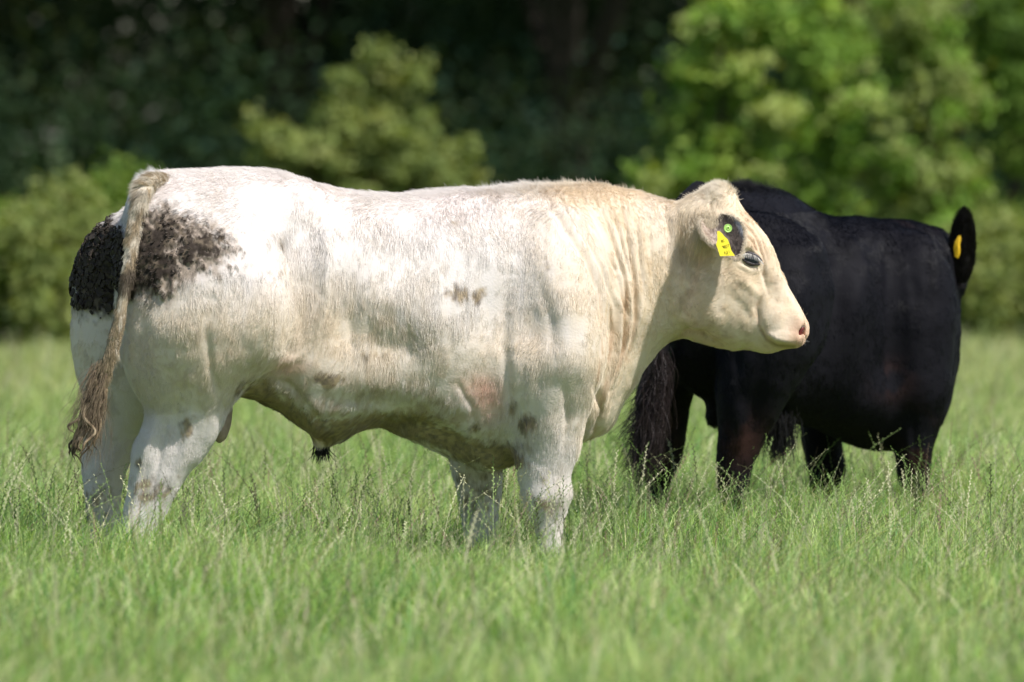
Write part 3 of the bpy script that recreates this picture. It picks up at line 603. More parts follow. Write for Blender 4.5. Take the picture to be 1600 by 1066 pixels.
def coat_white(P):
    px, py = topx(P); n = len(P)
    st = fbm(P, (60, 60, 9), 21, 3); big = fbm(P, 6, 23, 3); mid = fbm(P, 17, 25, 3)
    white = np.array([.735, .705, .68]); cream = np.array([.755, .645, .475]); tan = np.array([.62, .51, .37])
    cr = np.maximum.reduce([sst(px + 90 * (fbm(P, 10, 27) - .5), 750, 990) * .78, sst(py, 400, 520) * sst(px, 720, 500) * .55 * sst(py, 700, 560), sst(py, 440, 560) * .45 * sst(py, 690, 560), sst(px, 1040, 1100) * .9])
    cr = cr * sst(py, 1000, 640 + 0 * px) ** .3 if False else cr
    cr = cr + 0.38 * (st - .5) + .45 * (big - .5); cr = np.clip(cr, 0, 1)
    cr *= 1 - .7 * sst(py, 640, 720) * (px < 900)
    c = mix(np.tile(white, (n, 1)), cream, cr)
    c = mix(c, np.array([.68, .61, .59]), .42 * np.clip(blob(px, py, 440, 296, 170, 30) + .8 * blob(px, py, 710, 325, 100, 30) + blob(px, py, 260, 300, 40, 12, -25), 0, 1))
    tanm = sst(mid, .42, .72) * .42 * np.clip(blob(px, py, 560, 520, 120, 60) + blob(px, py, 640, 560, 110, 50) + blob(px, py, 320, 540, 90, 70) + blob(px, py, 840, 510, 50, 60), 0, 1)
    c = mix(c, tan, tanm)
    # yellowish poll line and neck
    c = mix(c, np.array([.78, .62, .41]), .36 * np.clip(blob(px, py, 925, 300, 90, 20) * .8 + blob(px, py, 985, 420, 50, 90) * sst(st, .4, .7) + blob(px, py, 1170, 350, 30, 40) * .7, 0, 1))
    c = mix(c, np.array([.80, .75, .66]), .7 * blob(px, py, 1112, 300, 34, 24))
    pink = np.clip(blob(px, py, 762, 628, 26, 32) * 1.1 + blob(px, py, 746, 600, 34, 20) * .5 + blob(px, py, 454, 575, 26, 14) * 1.0 + blob(px, py, 1250, 520, 18, 28) * 1.1 + blob(px, py, 1228, 543, 26, 9) * .5 + blob(px, py, 1185, 385, 20, 8, 50) * .3 + blob(px, py, 500, 684, 20, 12) * .7, 0, 1)
    c = mix(c, np.array([.72, .42, .31]), pink * .62)
    wl = np.zeros(n)
    for q_ in ([(1164, 350), (1182, 372), (1192, 400), (1196, 430)], [(1158, 360), (1176, 378), (1188, 410)], [(1170, 342), (1190, 372), (1200, 405)], [(1186, 508), (1182, 480), (1192, 462)], [(1235, 543), (1212, 541), (1196, 530)], [(1050, 532), (1075, 516), (1100, 520), (1130, 540)]): wl = np.maximum(wl, np.exp(-(seg_dist(px, py, q_)[0] / 2.6) ** 2))
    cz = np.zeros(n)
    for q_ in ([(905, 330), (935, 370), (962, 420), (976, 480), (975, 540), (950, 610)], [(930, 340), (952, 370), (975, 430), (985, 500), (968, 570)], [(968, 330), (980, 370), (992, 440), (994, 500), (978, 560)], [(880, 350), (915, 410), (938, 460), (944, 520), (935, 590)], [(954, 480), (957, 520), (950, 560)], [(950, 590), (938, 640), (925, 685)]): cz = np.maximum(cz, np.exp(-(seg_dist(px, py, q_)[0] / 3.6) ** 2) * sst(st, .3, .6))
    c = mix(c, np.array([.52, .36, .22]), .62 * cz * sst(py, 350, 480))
    ml = np.exp(-(seg_dist(px, py, [(1240, 542), (1214, 540), (1198, 531), (1188, 516)])[0] / 2.2) ** 2); c = mix(c, np.array([.20, .13, .09]), ml * .7)
    c = mix(c, np.array([.50, .38, .25]), np.clip(wl * .6 + .35 * (px > 1060) * sst(fbm(P, (40, 40, 40), 71), .52, .7), 0, 1))
    # purple-grey tint blended into the coat over the far hind leg
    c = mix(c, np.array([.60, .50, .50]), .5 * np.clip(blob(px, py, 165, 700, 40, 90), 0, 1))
    d = np.zeros(n); fn = fbm(P, (70, 70, 40), 41, 3) - .5; fm = fbm(P, 26, 43, 3) - .5
    for cx, cy, rx, ry, a in [(438, 378, 26, 18, .62), (452, 405, 16, 14, .5), (718, 458, 26, 15, 1.15), (746, 460, 18, 14, 1.1), (512, 594, 24, 14, 1.6), (822, 660, 16, 20, 1.15), (800, 640, 12, 18, .8), (806, 692, 26, 12, .9), (742, 668, 16, 10, .85),
                              (238, 765, 42, 28, 1.0), (290, 672, 18, 22, 1.1), (218, 722, 22, 12, .9), (376, 540, 36, 24, .55), (580, 555, 44, 14, .5), (575, 345 + 60, 26, 14, .5), (855, 425, 8, 30, .6), (856, 790, 28, 20, .8), (862, 740, 20, 20, .6), (500, 340, 30, 16, .45), (165, 560, 16, 20, .4), (745, 765, 60, 50, .75), (150, 790, 40, 50, .8), (640, 600, 60, 16, .45), (440, 430, 20, 30, .5), (700, 345, 30, 16, .4)]:
        d = np.maximum(d, a * blob(px, py, cx, cy, rx, ry))
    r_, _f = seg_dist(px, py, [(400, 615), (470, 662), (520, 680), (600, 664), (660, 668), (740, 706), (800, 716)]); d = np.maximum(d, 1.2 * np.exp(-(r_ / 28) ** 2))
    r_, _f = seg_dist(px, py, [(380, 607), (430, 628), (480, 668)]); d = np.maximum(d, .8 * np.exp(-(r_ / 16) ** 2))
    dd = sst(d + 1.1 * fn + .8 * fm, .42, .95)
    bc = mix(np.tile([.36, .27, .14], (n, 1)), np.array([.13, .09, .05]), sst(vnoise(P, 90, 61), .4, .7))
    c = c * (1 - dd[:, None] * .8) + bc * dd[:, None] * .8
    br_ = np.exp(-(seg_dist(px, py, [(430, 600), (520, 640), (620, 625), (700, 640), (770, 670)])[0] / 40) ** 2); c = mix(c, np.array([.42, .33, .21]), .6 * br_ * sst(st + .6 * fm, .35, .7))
    # scattered flecks
    fl = (vnoise(P, 170, 63) > .93) * (fm > .02) * (py > 380); c = mix(c, np.array([.25, .2, .12]), fl * .6)
    gs = np.clip(blob(px, py, 246, 400, 62, 84, 10) * 1.1 + blob(px, py, 320, 390, 84, 50, 8) * .8, 0, 1); c = mix(c, np.array([.27, .21, .15]), sst(gs + .7 * fn + .5 * fm, .35, .85) * .8)
    dm = dungmask(px, py, P); dc = mix(np.tile([.036, .027, .020], (n, 1)), np.array([.15, .12, .085]), sst(fbm(P, 60, 65, 2), .45, .75))
    c = c * (1 - dm[:, None]) + dc * dm[:, None]
    return c, dm
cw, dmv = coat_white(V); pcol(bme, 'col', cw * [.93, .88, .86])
bull = empty('white_bull', (0, 29, 0)); IO = np.array([0, 29.0, 0])
def off(me):
    v = np.empty(len(me.vertices) * 3, np.float32); me.vertices.foreach_get('co', v); v = v.reshape(-1, 3) - IO.astype(np.float32); me.vertices.foreach_set('co', v.ravel()); me.update()
T = get_tris(bme); off(bme); obj('body', bme, M_HIDE, bull)
tag(bull, 'muscular cream white bull with dung caked on its rump, nearer the camera', 'bull')

# coat
def lenfield(px, py):
    L = np.full(px.shape, .020); L = L - .007 * blob(px, py, 960, 430, 90, 130)
    L = np.where(px > 1060, .013, L); L = L + .010 * blob(px, py, 1115, 300, 30, 18) + .020 * blob(px, py, 1085, 360, 26, 50) + .010 * blob(px, py, 880, 292, 120, 14) + .006 * blob(px, py, 600, 450, 160, 90)
    L = L + .010 * blob(px, py, 225, 275, 26, 26) + .014 * blob(px, py, 810, 294, 50, 10) + .010 * blob(px, py, 640, 304, 120, 10); L = np.where((px > 1180) & (py > 440), .008, L)
    L = np.where((py > 640) & (px < 420), .013, L); L = np.where((px > 1130) & (blob(px, py, 1172, 405, 26, 20) > .4), .005, L)
    L = np.where(seg_dist(px, py, [(1240, 542), (1214, 540), (1198, 531), (1188, 516)])[0] < 7, .004, L); return L
def combfield(P, px, py):
    dx = np.full(px.shape, -.18); dz = np.full(px.shape, -1.0)
    dx = dx + .30 * sst(px + 60 * (vnoise(P, 12, 95) - .5), 800, 950)
    k = sst(px, 1060, 1110); dx = dx * (1 - k) - .75 * k; dz = dz * (1 - k) - .6 * k
    k = blob(px, py, 420, 300, 260, 40); dx -= 1.2 * k
    k = blob(px, py, 1085, 360, 30, 60); dx -= .2 * k; dz -= 1 * k
    dx = dx + 0.9 * (vnoise(P, 5, 91) - .5); dz = dz + .5 * (vnoise(P, 6, 92) - .5)
    return np.stack([dx, -0.15 * np.ones_like(dx), dz], 1)
NH = 420000
wgt = np.where(N[:, 1] < 0.35, 1.0, 0.22) * (1 - .45 * dmv); vpx, vpy = topx(V); wgt *= 1 - .85 * (blob(vpx, vpy, 1172, 405, 15, 10) > .45) * (vpx > 1100); wgt *= 1 - .95 * (blob(vpx, vpy, 1252, 516, 7, 12) > .4)
wgt *= 1 + .8 * (vpx > 1060)
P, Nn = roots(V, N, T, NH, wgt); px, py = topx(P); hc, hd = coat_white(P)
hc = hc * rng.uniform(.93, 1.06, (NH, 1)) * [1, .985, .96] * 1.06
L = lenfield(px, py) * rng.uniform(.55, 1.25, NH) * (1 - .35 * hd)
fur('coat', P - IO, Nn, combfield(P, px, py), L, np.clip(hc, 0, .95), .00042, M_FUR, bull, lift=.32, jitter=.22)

tw = np.clip(N[:, 2] - .45, 0, 1) * (vpy < 330) * (1.0 * blob(vpx, vpy, 830, 290, 70, 22) + .35 * blob(vpx, vpy, 940, 292, 60, 20) ) + (N[:, 2] > -.2) * 2.2 * blob(vpx, vpy, 1112, 296, 26, 14) + 1.2 * blob(vpx, vpy, 228, 274, 14, 12)
P, Nn = roots(V, N, T, 9000, tw + 1e-9); px, py = topx(P); n = len(P)
dr = Nn * .9 + rng.normal(0, .45, (n, 3)) + np.stack([-.35 * np.ones(n), np.zeros(n), .35 * np.ones(n)], 1); dr /= np.linalg.norm(dr, axis=1)[:, None]
cl_ = np.stack([vnoise(P, 70, 131 + i) for i in range(3)], 1) - .5; dr += cl_ * 1.4; lh = (rng.uniform(.008, .026, n)  * (1 - .35 * blob(px, py, 1112, 296, 30, 20)))[:, None]
curves('topline_hair', np.stack([P, P + dr * lh * .55, P + dr * lh + [-.003, 0, -.002]], 1) - IO, .0005, np.clip(coat_white(P)[0] * rng.uniform(.9, 1.15, (n, 1)), 0, .92), M_FUR, bull)

# dung flakes: small curled plates of dried dung stuck to the buttocks
P, Nn = roots(V, N, T, 2600, np.clip(dmv, 0, 1) ** 3 + 1e-9)
px, py = topx(P); kk = (px < 215) | ((px < 300) & (rng.random(len(px)) < .45)); P, Nn = P[kk], Nn[kk]; n = len(P)
a = np.cross(Nn, rng.normal(0, 1, (n, 3))); a /= np.linalg.norm(a, axis=1)[:, None]; b = np.cross(Nn, a)
th = np.arange(6) * math.pi / 3; rr = rng.uniform(.5, 1.2, (n, 6)) * rng.uniform(.5, 1, (n, 1)) ** 2 * rng.choice([.004, .007, .012], (n, 1)) * np.where(P[:, :1] < -1.29, 1.7, .65)
tilt = rng.normal(0, .20, (n, 2))
ring = P[:, None] + a[:, None] * (rr * np.cos(th))[..., None] + b[:, None] * (rr * np.sin(th))[..., None] + Nn[:, None] * (rng.uniform(.003, .012, (n, 1)) + rr * (np.cos(th) * tilt[:, :1] + np.sin(th) * tilt[:, 1:]))[..., None]
Vf = np.concatenate([ring, ring - Nn[:, None] * .004], 1) - IO
b0 = (np.arange(n) * 12)[:, None]
Qf = np.concatenate([b0 + np.array([j, j + 6, (j + 1) % 6 + 6, (j + 1) % 6]) for j in range(6)]); Tf = np.concatenate([b0 + np.array([0, j, j + 1]) for j in range(1, 5)])
obj('dung_crust', mesh_np('dung_crust', Vf.reshape(-1, 3), [Qf, Tf], smooth=False), M_DUNG, bull)

# tail
tp = rs([W(290, 296, 28.62), W(262, 288, 28.55), W(238, 286, 28.47), W(222, 306, 28.42), W(213, 350, 28.40), W(205, 400, 28.37), W(196, 450, 28.35), W(186, 500, 28.35), W(174, 545, 28.36), W(163, 585, 28.37), W(157, 612, 28.38)], 40)
tr = np.interp(np.linspace(0, 1, 40), [0, .08, .2, .35, .5, .65, .8, 1], [.024, .029, .028, .025, .021, .017, .019, .015])
tv, tq, tt = tube(tp, tr, 16)
tme = mesh_np('tail', tv - IO, [tq, tt]); 
def coat_tail(P):
    px, py = topx(P); n = len(P)
    c = mix(np.tile([.72, .64, .52], (n, 1)), np.array([.40, .31, .20]), sst(fbm(P, (70, 70, 22), 81) + .4 * sst(py, 420, 640) + .02, .40, .66))
    c = mix(c, np.array([.13, .10, .07]), sst(fbm(P, 40, 83) + .5 * blob(px, py, 205, 440, 30, 30) + .3 * sst(px - (232 - (py - 330) * .22), -2, 10) * (py > 320) - .05, .6, .8))
    return c
pcol(tme, 'col', coat_tail(tv) * .9); tail = obj('tail', tme, M_HIDE, bull)
TN = np.concatenate([tv[:-2].reshape(40, 16, 3) - tp[:, None], ], 1).reshape(-1, 3); TN /= np.linalg.norm(TN, axis=1)[:, None] + 1e-9; TN = np.concatenate([TN, TN[:1], TN[-1:]])
tT = np.concatenate([tq[:, [0, 1, 2]], tq[:, [0, 2, 3]]])
P, Nn = roots(tv, TN, tT, 16000); px, py = topx(P)
ax = np.tile([-.3, 0, -1.0], (len(P), 1)); ax[py < 292] = [-1, -.2, .1]
fur('tail_coat', P - IO, Nn, ax, (.020 + .022 * blob(px, py, 215, 285, 26, 40) * (px < 240) + .012 * (py > 540)) * rng.uniform(.6, 1.3, len(P)), np.clip(coat_tail(P) * rng.uniform(.85, 1.1, (len(P), 1)), 0, 1), .0006, M_FUR, tail, lift=.55, jitter=.3)
# matted switch : many tapering muddy locks
parts = []; cols = []; LR = np.random.default_rng(5)
for i in range(30):
    u = LR.random(); a0 = W(LR.uniform(143, 168), LR.uniform(570, 615), 28.38 + LR.normal(0, .02))
    ex = LR.choice([117, 122, 128, 136, 145, 155], p=[.2, .2, .2, .15, .15, .1]) + LR.normal(0, 4); ey = 700 - (ex - 115) * .7 + LR.normal(0, 14)
    a2 = W(ex, ey, 28.38 + LR.normal(0, .03)); m1 = a0 * .62 + a2 * .38 + [LR.normal(0.0, .012), 0, 0.0]; m2 = a0 * .3 + a2 * .7 + [LR.normal(0, .018), 0, 0]
    pt = rs([a0, m1, m2, a2 + [LR.normal(0, .015), 0, .01], a2 + [LR.normal(0, .01), 0, -.02]], 22); pt[:, 0] += .0035 * np.sin(np.arange(22) * .9 + i)
    R = .0066 * LR.uniform(.5, 1.2) * np.interp(np.linspace(0, 1, 22), [0, .2, .7, 1], [.6, 1, .75, .12]); parts.append(tube(pt, R, 6))
v, f = merge(parts); sme_ = mesh_np('switch', v - IO, f); q = mix(np.tile([.21, .15, .09], (len(v), 1)), np.array([.05, .036, .024]), sst(fbm(v, (90, 90, 25), 12), .4, .65)); q = mix(q, np.array([.48, .38, .25]), sst(fbm(v, (60, 60, 14), 15), .6, .75) * .7); pcol(sme_, 'col', q)
sw = obj('switch', sme_, M_HIDE, tail)
n = 420; a0 = np.stack([tox(rng.uniform(142, 168, n), 28.37), 28.37 + rng.normal(0, .02, n), toz(rng.uniform(560, 640, n), 28.37)], 1)
e0 = a0 + np.stack([rng.normal(-.05, .03, n), rng.normal(0, .02, n), -rng.uniform(.08, .22, n)], 1); mm = (a0 + e0) / 2 + rng.normal(0, .012, (n, 3))
curves('switch_hair', np.stack([a0, mm, e0, e0 + rng.normal(0, .008, (n, 3)) + [0, 0, -.01]], 1) - IO, .0006, np.array([.20, .15, .10]) * rng.uniform(.5, 1.6, (n, 1)), M_FUR, tail)

# scrotum, sheath hair
def ell_mesh(c, r, rot=0, n=20, wob=0.06, seed=1):
    th, ph = np.meshgrid(np.linspace(0, 2*np.pi, n * 2, endpoint=False), np.linspace(0, np.pi, n), indexing='ij')
    P = np.stack([np.cos(th) * np.sin(ph), np.sin(th) * np.sin(ph), np.cos(ph)], -1).reshape(-1, 3)
    P = P * (1 + wob * (vnoise(P, 3, seed) - .5))[:, None] * r
    ca, sa = math.cos(math.radians(rot)), math.sin(math.radians(rot)); P = np.stack([P[:, 0] * ca + P[:, 2] * -sa, P[:, 1], P[:, 0] * sa + P[:, 2] * ca], 1) + c
    I = np.arange(2 * n * n).reshape(2 * n, n); J = np.roll(I, -1, 0)
    return P, np.stack([I[:, :-1], I[:, 1:], J[:, 1:], J[:, :-1]], -1).reshape(-1, 4)
v, q = ell_mesh(W(347, 650, 28.72), np.array([.034, .05, .092]), -6)
obj('scrotum', mesh_np('scrotum', v - IO, q), simple('scrotum_skin', (.42, .31, .29), .6, .3, 60, .15), bull)
n = 90; a0 = W(502, 694, 28.84) + rng.normal(0, 1, (n, 3)) * [.011, .008, .004]; e = a0 + np.stack([rng.normal(-.004, .016, n), rng.normal(0, .01, n), -rng.uniform(.03, .065, n)], 1)
curves('sheath_hair', np.stack([a0, a0 * .5 + e * .5 + [0, 0, -.006], e], 1) - IO, .0018, np.tile([.018, .015, .012], (n, 1)), M_FUR, bull)

# hooves
for px0, pb, D in [(214, 903, 28.53), (165, 893, 28.85), (861, 889, 28.895), (752, 882, 29.28)]:
    for s in (-1, 1):
        c = W(px0, pb, D); n_ = 14; zz = np.linspace(-.012, .075, 7); Vh = []
        for i, z in enumerate(zz):
            t = i / 6; th = np.arange(n_) * 2 * np.pi / n_; Vh.append(np.stack([c[0] + .012 - .02 * t + (.062 - .018 * t) * np.cos(th), c[1] + s * .026 + (.024 - .004 * t) * np.sin(th), np.full(n_, z)], 1))
        Vh = np.concatenate(Vh); Fh = np.array([(i*n_+j, i*n_+(j+1) % n_, (i+1)*n_+(j+1) % n_, (i+1)*n_+j) for i in range(6) for j in range(n_)])
        Vh = np.concatenate([Vh, [Vh[:n_].mean(0)], [Vh[-n_:].mean(0)]]); k = len(Vh)
        Th = np.array([((j+1) % n_, j, k-2) for j in range(n_)] + [(6*n_+j, 6*n_+(j+1) % n_, k-1) for j in range(n_)])
        obj('hoof', mesh_np('hoof', Vh - IO, [Fh, Th]), M_HOOF, bull)

# eye
def eye(px, py, D, r, parent, IO, lash=(.75, .72, .68)):
    c = W(px, py, D); v, q = ell_mesh(c, np.array([r, r, r]), 0, 18, 0)
    e = obj('eye', mesh_np('eye', v - IO, q), M_EYE, parent)
    parts = []
    for sgn, hh, rad in ((1, .0195, .0060), (-1, .015, .0045)):
        t = np.linspace(0, 1, 15); a = (t - .5) * 2; x = a * .041; z = sgn * hh * (1 - a ** 2) ** .8 - a * .012
        y = -np.sqrt(np.clip(r * r - (x * .72) ** 2 - z ** 2, 1e-5, 1)) - .001 + .006 * a ** 2
        parts.append(tube(np.stack([c[0] + x, c[1] + y, c[2] + z], 1), rad * (1 - .5 * a ** 2), 8))
    vv, ff = merge(parts); obj('eyelid', mesh_np('eyelid', vv - IO, ff), M_DARKSKIN, e)
    n = 120; t = rng.uniform(-.9, .9, n); x = t * .038; z = .0195 * (1 - t ** 2) ** .8 - t * .012; y = -np.sqrt(np.clip(r*r - (x*.72) ** 2 - z ** 2, 1e-5, 1)) - .004
    a0 = np.stack([c[0] + x, c[1] + y, c[2] + z], 1); e1 = a0 + np.stack([t * .006, np.full(n, -.009), -rng.uniform(.004, .009, n)], 1); e2 = e1 + np.stack([t * .006, np.full(n, -.004), -rng.uniform(.006, .013, n)], 1)
    curves('eyelash', np.stack([a0, e1, e2], 1) - IO, .0005, np.array(lash) * rng.uniform(.6, 1.1, (n, 1)), M_FUR, e)
eye(1173, 405, 29.052, .037, bull, IO)
# nostril lining
v, q = ell_mesh(W(1251, 517, 29.045), np.array([.010, .012, .019]), -28, 12, .2); obj('nostril', mesh_np('nostril', v - IO, q), M_NOSTRIL, bull)
# whiskers
n = 46; a0 = np.stack([tox(rng.uniform(1238, 1258, n), 29.04), 29.02 + rng.uniform(0, .05, n), toz(rng.uniform(486, 534, n), 29.04)], 1)
d = np.stack([.6 + .4 * rng.random(n), -.5 * np.ones(n), -1.4 * (a0[:, 2] < toz(520, 29)) + .5], 1); d += rng.normal(0, .35, (n, 3)); d /= np.linalg.norm(d, axis=1)[:, None]
lo = rng.uniform(.010, .030, n)[:, None]
curves('whiskers', np.stack([a0 - d * .02, a0 + d * lo * .5, a0 + d * lo + rng.normal(0, .003, (n, 3))], 1) - IO, .0003, np.tile([.75, .72, .66], (n, 1)), M_FUR, bull)

# ear: a curled leaf, hairy outside, dark inside, carrying a green button and a yellow flag tag
def ear(base, tip, up, width, curl, parent, IO, mo, mi, nm='ear', furcol=None, nfur=9000, fl=.02, fm=None, thick=.005, tipk=.86, inner=None, rnd=False):
    base, tip, up = map(lambda a: np.asarray(a, float), (base, tip, up)); ax = tip - base; Lr = np.linalg.norm(ax); ax /= Lr; up = up - ax * (up @ ax); up /= np.linalg.norm(up); out = np.cross(ax, up)
    ns, ntt = 22, 17; s = np.linspace(0, 1, ns)[:, None]; t = np.linspace(-1, 1, ntt)[None]
    wf = width * (np.sin(np.pi * np.clip(s * tipk + .10, 0, 1)) ** .7) * (1 - .12 * s)
    if rnd: s = .5 - .5 * np.cos(np.pi * (.08 + .92 * s)); wf = width * np.clip(1 - np.abs(2 * s - 1) ** 2.8, 1e-4, 1) ** .5 * (.72 + .5 * s - .2 * s ** 2)
    ang = t * curl * (1 - .35 * s)
    R_ = wf / curl; uu = R_ * np.sin(ang); oo = R_ * (1 - np.cos(ang)) 
    Pm = base + ax * (s * Lr)[..., None] + up * uu[..., None] + out * (oo + .02 * s ** 2)[..., None]
    G = Pm.reshape(-1, 3); dS = np.gradient(Pm, axis=0); dT = np.gradient(Pm, axis=1); nn = np.cross(dS, dT); nn /= np.linalg.norm(nn, axis=2)[..., None] + 1e-9; nn = nn.reshape(-1, 3)
    if (nn.mean(0) @ out) < 0: nn = -nn
    I = np.arange(ns * ntt).reshape(ns, ntt); q = np.stack([I[:-1, :-1], I[1:, :-1], I[1:, 1:], I[:-1, 1:]], -1).reshape(-1, 4)
    k = ns * ntt; G2 = np.concatenate([G, G - nn * thick]); bd = np.concatenate([I[0], I[1:, -1], I[-1, -2::-1], I[-2:0:-1, 0]]); bq = np.stack([bd, np.roll(bd, -1), np.roll(bd, -1) + k, bd + k], 1)
    e = obj(nm, mesh_np(nm, G2 - IO, [np.concatenate([q + k, bq])]), mo, parent)
    lm = mesh_np('ear_lining', G + nn * .0006 - IO, [q]); pcol(lm, 'col', inner(G) if inner else np.tile([.02, .015, .014], (len(G), 1))); obj('ear_lining', lm, mi, e)
    tri = np.concatenate([q[:, [0, 1, 2]], q[:, [0, 2, 3]]])
    Pf, Nf = roots(G - nn * thick, -nn, tri, nfur); fc = furcol(Pf) if callable(furcol) else np.tile(furcol, (nfur, 1))
    fur('ear_coat', Pf - IO, Nf, np.tile(ax * .9 + [0, 0, -.5], (nfur, 1)), fl * rng.uniform(.6, 1.3, nfur), np.clip(fc * rng.uniform(.8, 1.1, (nfur, 1)), 0, 1), .0005, fm, e, lift=.5, jitter=.3)
    nr = nfur // 6; Pr = G[bd[rng.integers(0, len(bd), nr)]] + rng.normal(0, .0015, (nr, 3)); dr = np.tile(ax * .7, (nr, 1)) + (Pr - (base + ax * Lr * .5)) * 6 + rng.normal(0, .3, (nr, 3)); dr /= np.linalg.norm(dr, axis=1)[:, None]
    curves('ear_fringe', np.stack([Pr, Pr + dr * fl * .5, Pr + dr * fl + [0, 0, -.003]], 1) - IO, .0005, np.clip((furcol(Pr) if callable(furcol) else np.tile(furcol, (nr, 1))) * .9, 0, 1), fm, e)
    # sparse inner hair
    ni = nfur // 2; Pi, Ni = roots(G, nn, tri, ni); ic = inner(Pi) if inner else np.tile([.02, .016, .015], (ni, 1))
    fur('ear_lining_hair', Pi - IO, Ni, np.tile(ax * .8 + [0, 0, -.6], (ni, 1)), .014 * rng.uniform(.5, 1.3, ni), ic * rng.uniform(.6, 1.4, (ni, 1)), .0004, fm, e, lift=.5, jitter=.5)
    return e, ax, up, out
def ear_in(P):
    px, py = topx(P); n = len(P)
    u = px - (1117 + (py - 350) * .46); c = mix(np.tile([.60, .49, .40], (n, 1)), np.array([.30, .24, .20]), sst(u + 16 * (vnoise(P, 60, 3) - .5), -24, 0))
    c = mix(c, np.array([.115, .092, .078]), sst(u + 10 * (vnoise(P, 120, 4) - .5), -4, 8)); return mix(c, np.array([.42, .43, .46]), sst(u, 31, 38) * .8)
EB, ET = W(1110, 346, 29.0), W(1148, 407, 28.89)
e1, ax, up, out = ear(EB, ET, (.70, .50, .38), .105, 1.2, bull, IO, simple('ear_skin', (.62, .53, .42), .8, .3, 80, .1), M_HIDE, inner=ear_in, furcol=lambda P: np.tile([.74, .64, .50], (len(P), 1)), fm=M_FUR, fl=.018)
n = 2400; gx_, gz_ = rng.normal(0, 1, n), rng.normal(0, 1, n); a0 = np.stack([tox(1098 + 10 * gx_ - 4 * gz_, 29.0), 28.985 + .004 * (gx_ ** 2 + gz_ ** 2), toz(356 + 13 * gz_, 29.0)], 1)
e0 = a0 + np.stack([rng.normal(-.002, .006, n), -.012 + rng.normal(0, .004, n), -rng.uniform(.02, .05, n)], 1); md_ = a0 * .5 + e0 * .5 + [.003, -.012, .006]
curves('ear_base_tuft', np.stack([a0 + [0, .02, 0], md_, e0], 1) - IO, .0005, np.array([.76, .66, .50]) * rng.uniform(.75, 1.15, (n, 1)), M_FUR, bull)
def disc(c, nrm, r, h, n=28, hole=.0):
    nrm = np.asarray(nrm, float); nrm /= np.linalg.norm(nrm); a = np.cross(nrm, [0, 0, 1.0]); a /= np.linalg.norm(a); b = np.cross(nrm, a); th = np.arange(n) * 2 * np.pi / n
    prof = [(0.0, h * .55), (r * .16, h * .55), (r * .2, h), (r * .42, h), (r * .46, h * .8), (r * .84, h * .8), (r * .9, h), (r, h * .6), (r, 0), (0, 0)]
    V = np.concatenate([c + nrm * z + rr * (np.cos(th)[:, None] * a + np.sin(th)[:, None] * b) for rr, z in prof]); m = len(prof)
    return V, np.array([(i*n+j, i*n+(j+1) % n, (i+1)*n+(j+1) % n, (i+1)*n+j) for i in range(m-1) for j in range(n)])
nb = np.array([.25, -1, .1]); cb = W(1137, 357, 28.845)
v, q = disc(cb, nb, .0145, .006); bt = obj('button_tag', mesh_np('button_tag', v - IO, q), M_GTAG, e1)
v, q = disc(cb + nb / np.linalg.norm(nb) * .0025, nb, .0028, .003, 12); obj('pin', mesh_np('pin', v - IO, q), M_INK, bt)
# flag tag with its own writing
fo = W(1123, 361, 28.835)
def tagp(px, py, dy=0.0): return W(px, py, 28.835 + (px - 1123) * .0006 - (py - 361) * .0004) + [0, dy, 0]
ol = [(1120.5, 361.5), (1124, 361), (1128, 364.5), (1132, 369.5), (1137, 374), (1139.5, 380), (1143, 392), (1148.5, 399.8), (1137, 399.8), (1125, 400.5), (1121, 388), (1118.8, 382.5), (1121, 375)]
A = np.array([tagp(x, y) for x, y in ol]); Bk = A + [0, .0022, 0]; m = len(ol); cc_ = A.mean(0)
Vt = np.concatenate([A, Bk, [cc_], [cc_ + [0, .0022, 0]]]); Tt = np.array([(j, (j+1) % m, 2*m) for j in range(m)] + [((j+1) % m + m, j + m, 2*m+1) for j in range(m)]); Qt = np.array([(j, j + m, (j+1) % m + m, (j+1) % m) for j in range(m)])
ft = obj('flag_tag', mesh_np('flag_tag', Vt - IO, [Qt, Tt], smooth=False), M_YTAG, e1)
def text(s, px, py, size, parent, IO, rot=-8, name='lettering'):
    cu = bpy.data.curves.new(name, 'FONT'); cu.body = s; cu.size = size; cu.extrude = .0002; cu.align_x = 'CENTER'; cu.materials.append(M_INK)
    o0 = bpy.data.objects.new('tmp', cu); C.objects.link(o0); dg = bpy.context.evaluated_depsgraph_get(); me = bpy.data.meshes.new_from_object(o0.evaluated_get(dg)); bpy.data.objects.remove(o0); bpy.data.curves.remove(cu)
    o = bpy.data.objects.new(name, me); C.objects.link(o); o.parent = parent; o.location = Vector(tagp(px, py, -.0008) - IO); o.rotation_euler = (math.radians(90), math.radians(rot), math.radians(-1.5)); return o
text('UK', 1128.5, 379, .014, ft, IO, -14); text('300807', 1131, 388, .0135, ft, IO, -14); text('01131', 1133, 397.5, .015, ft, IO, -14)

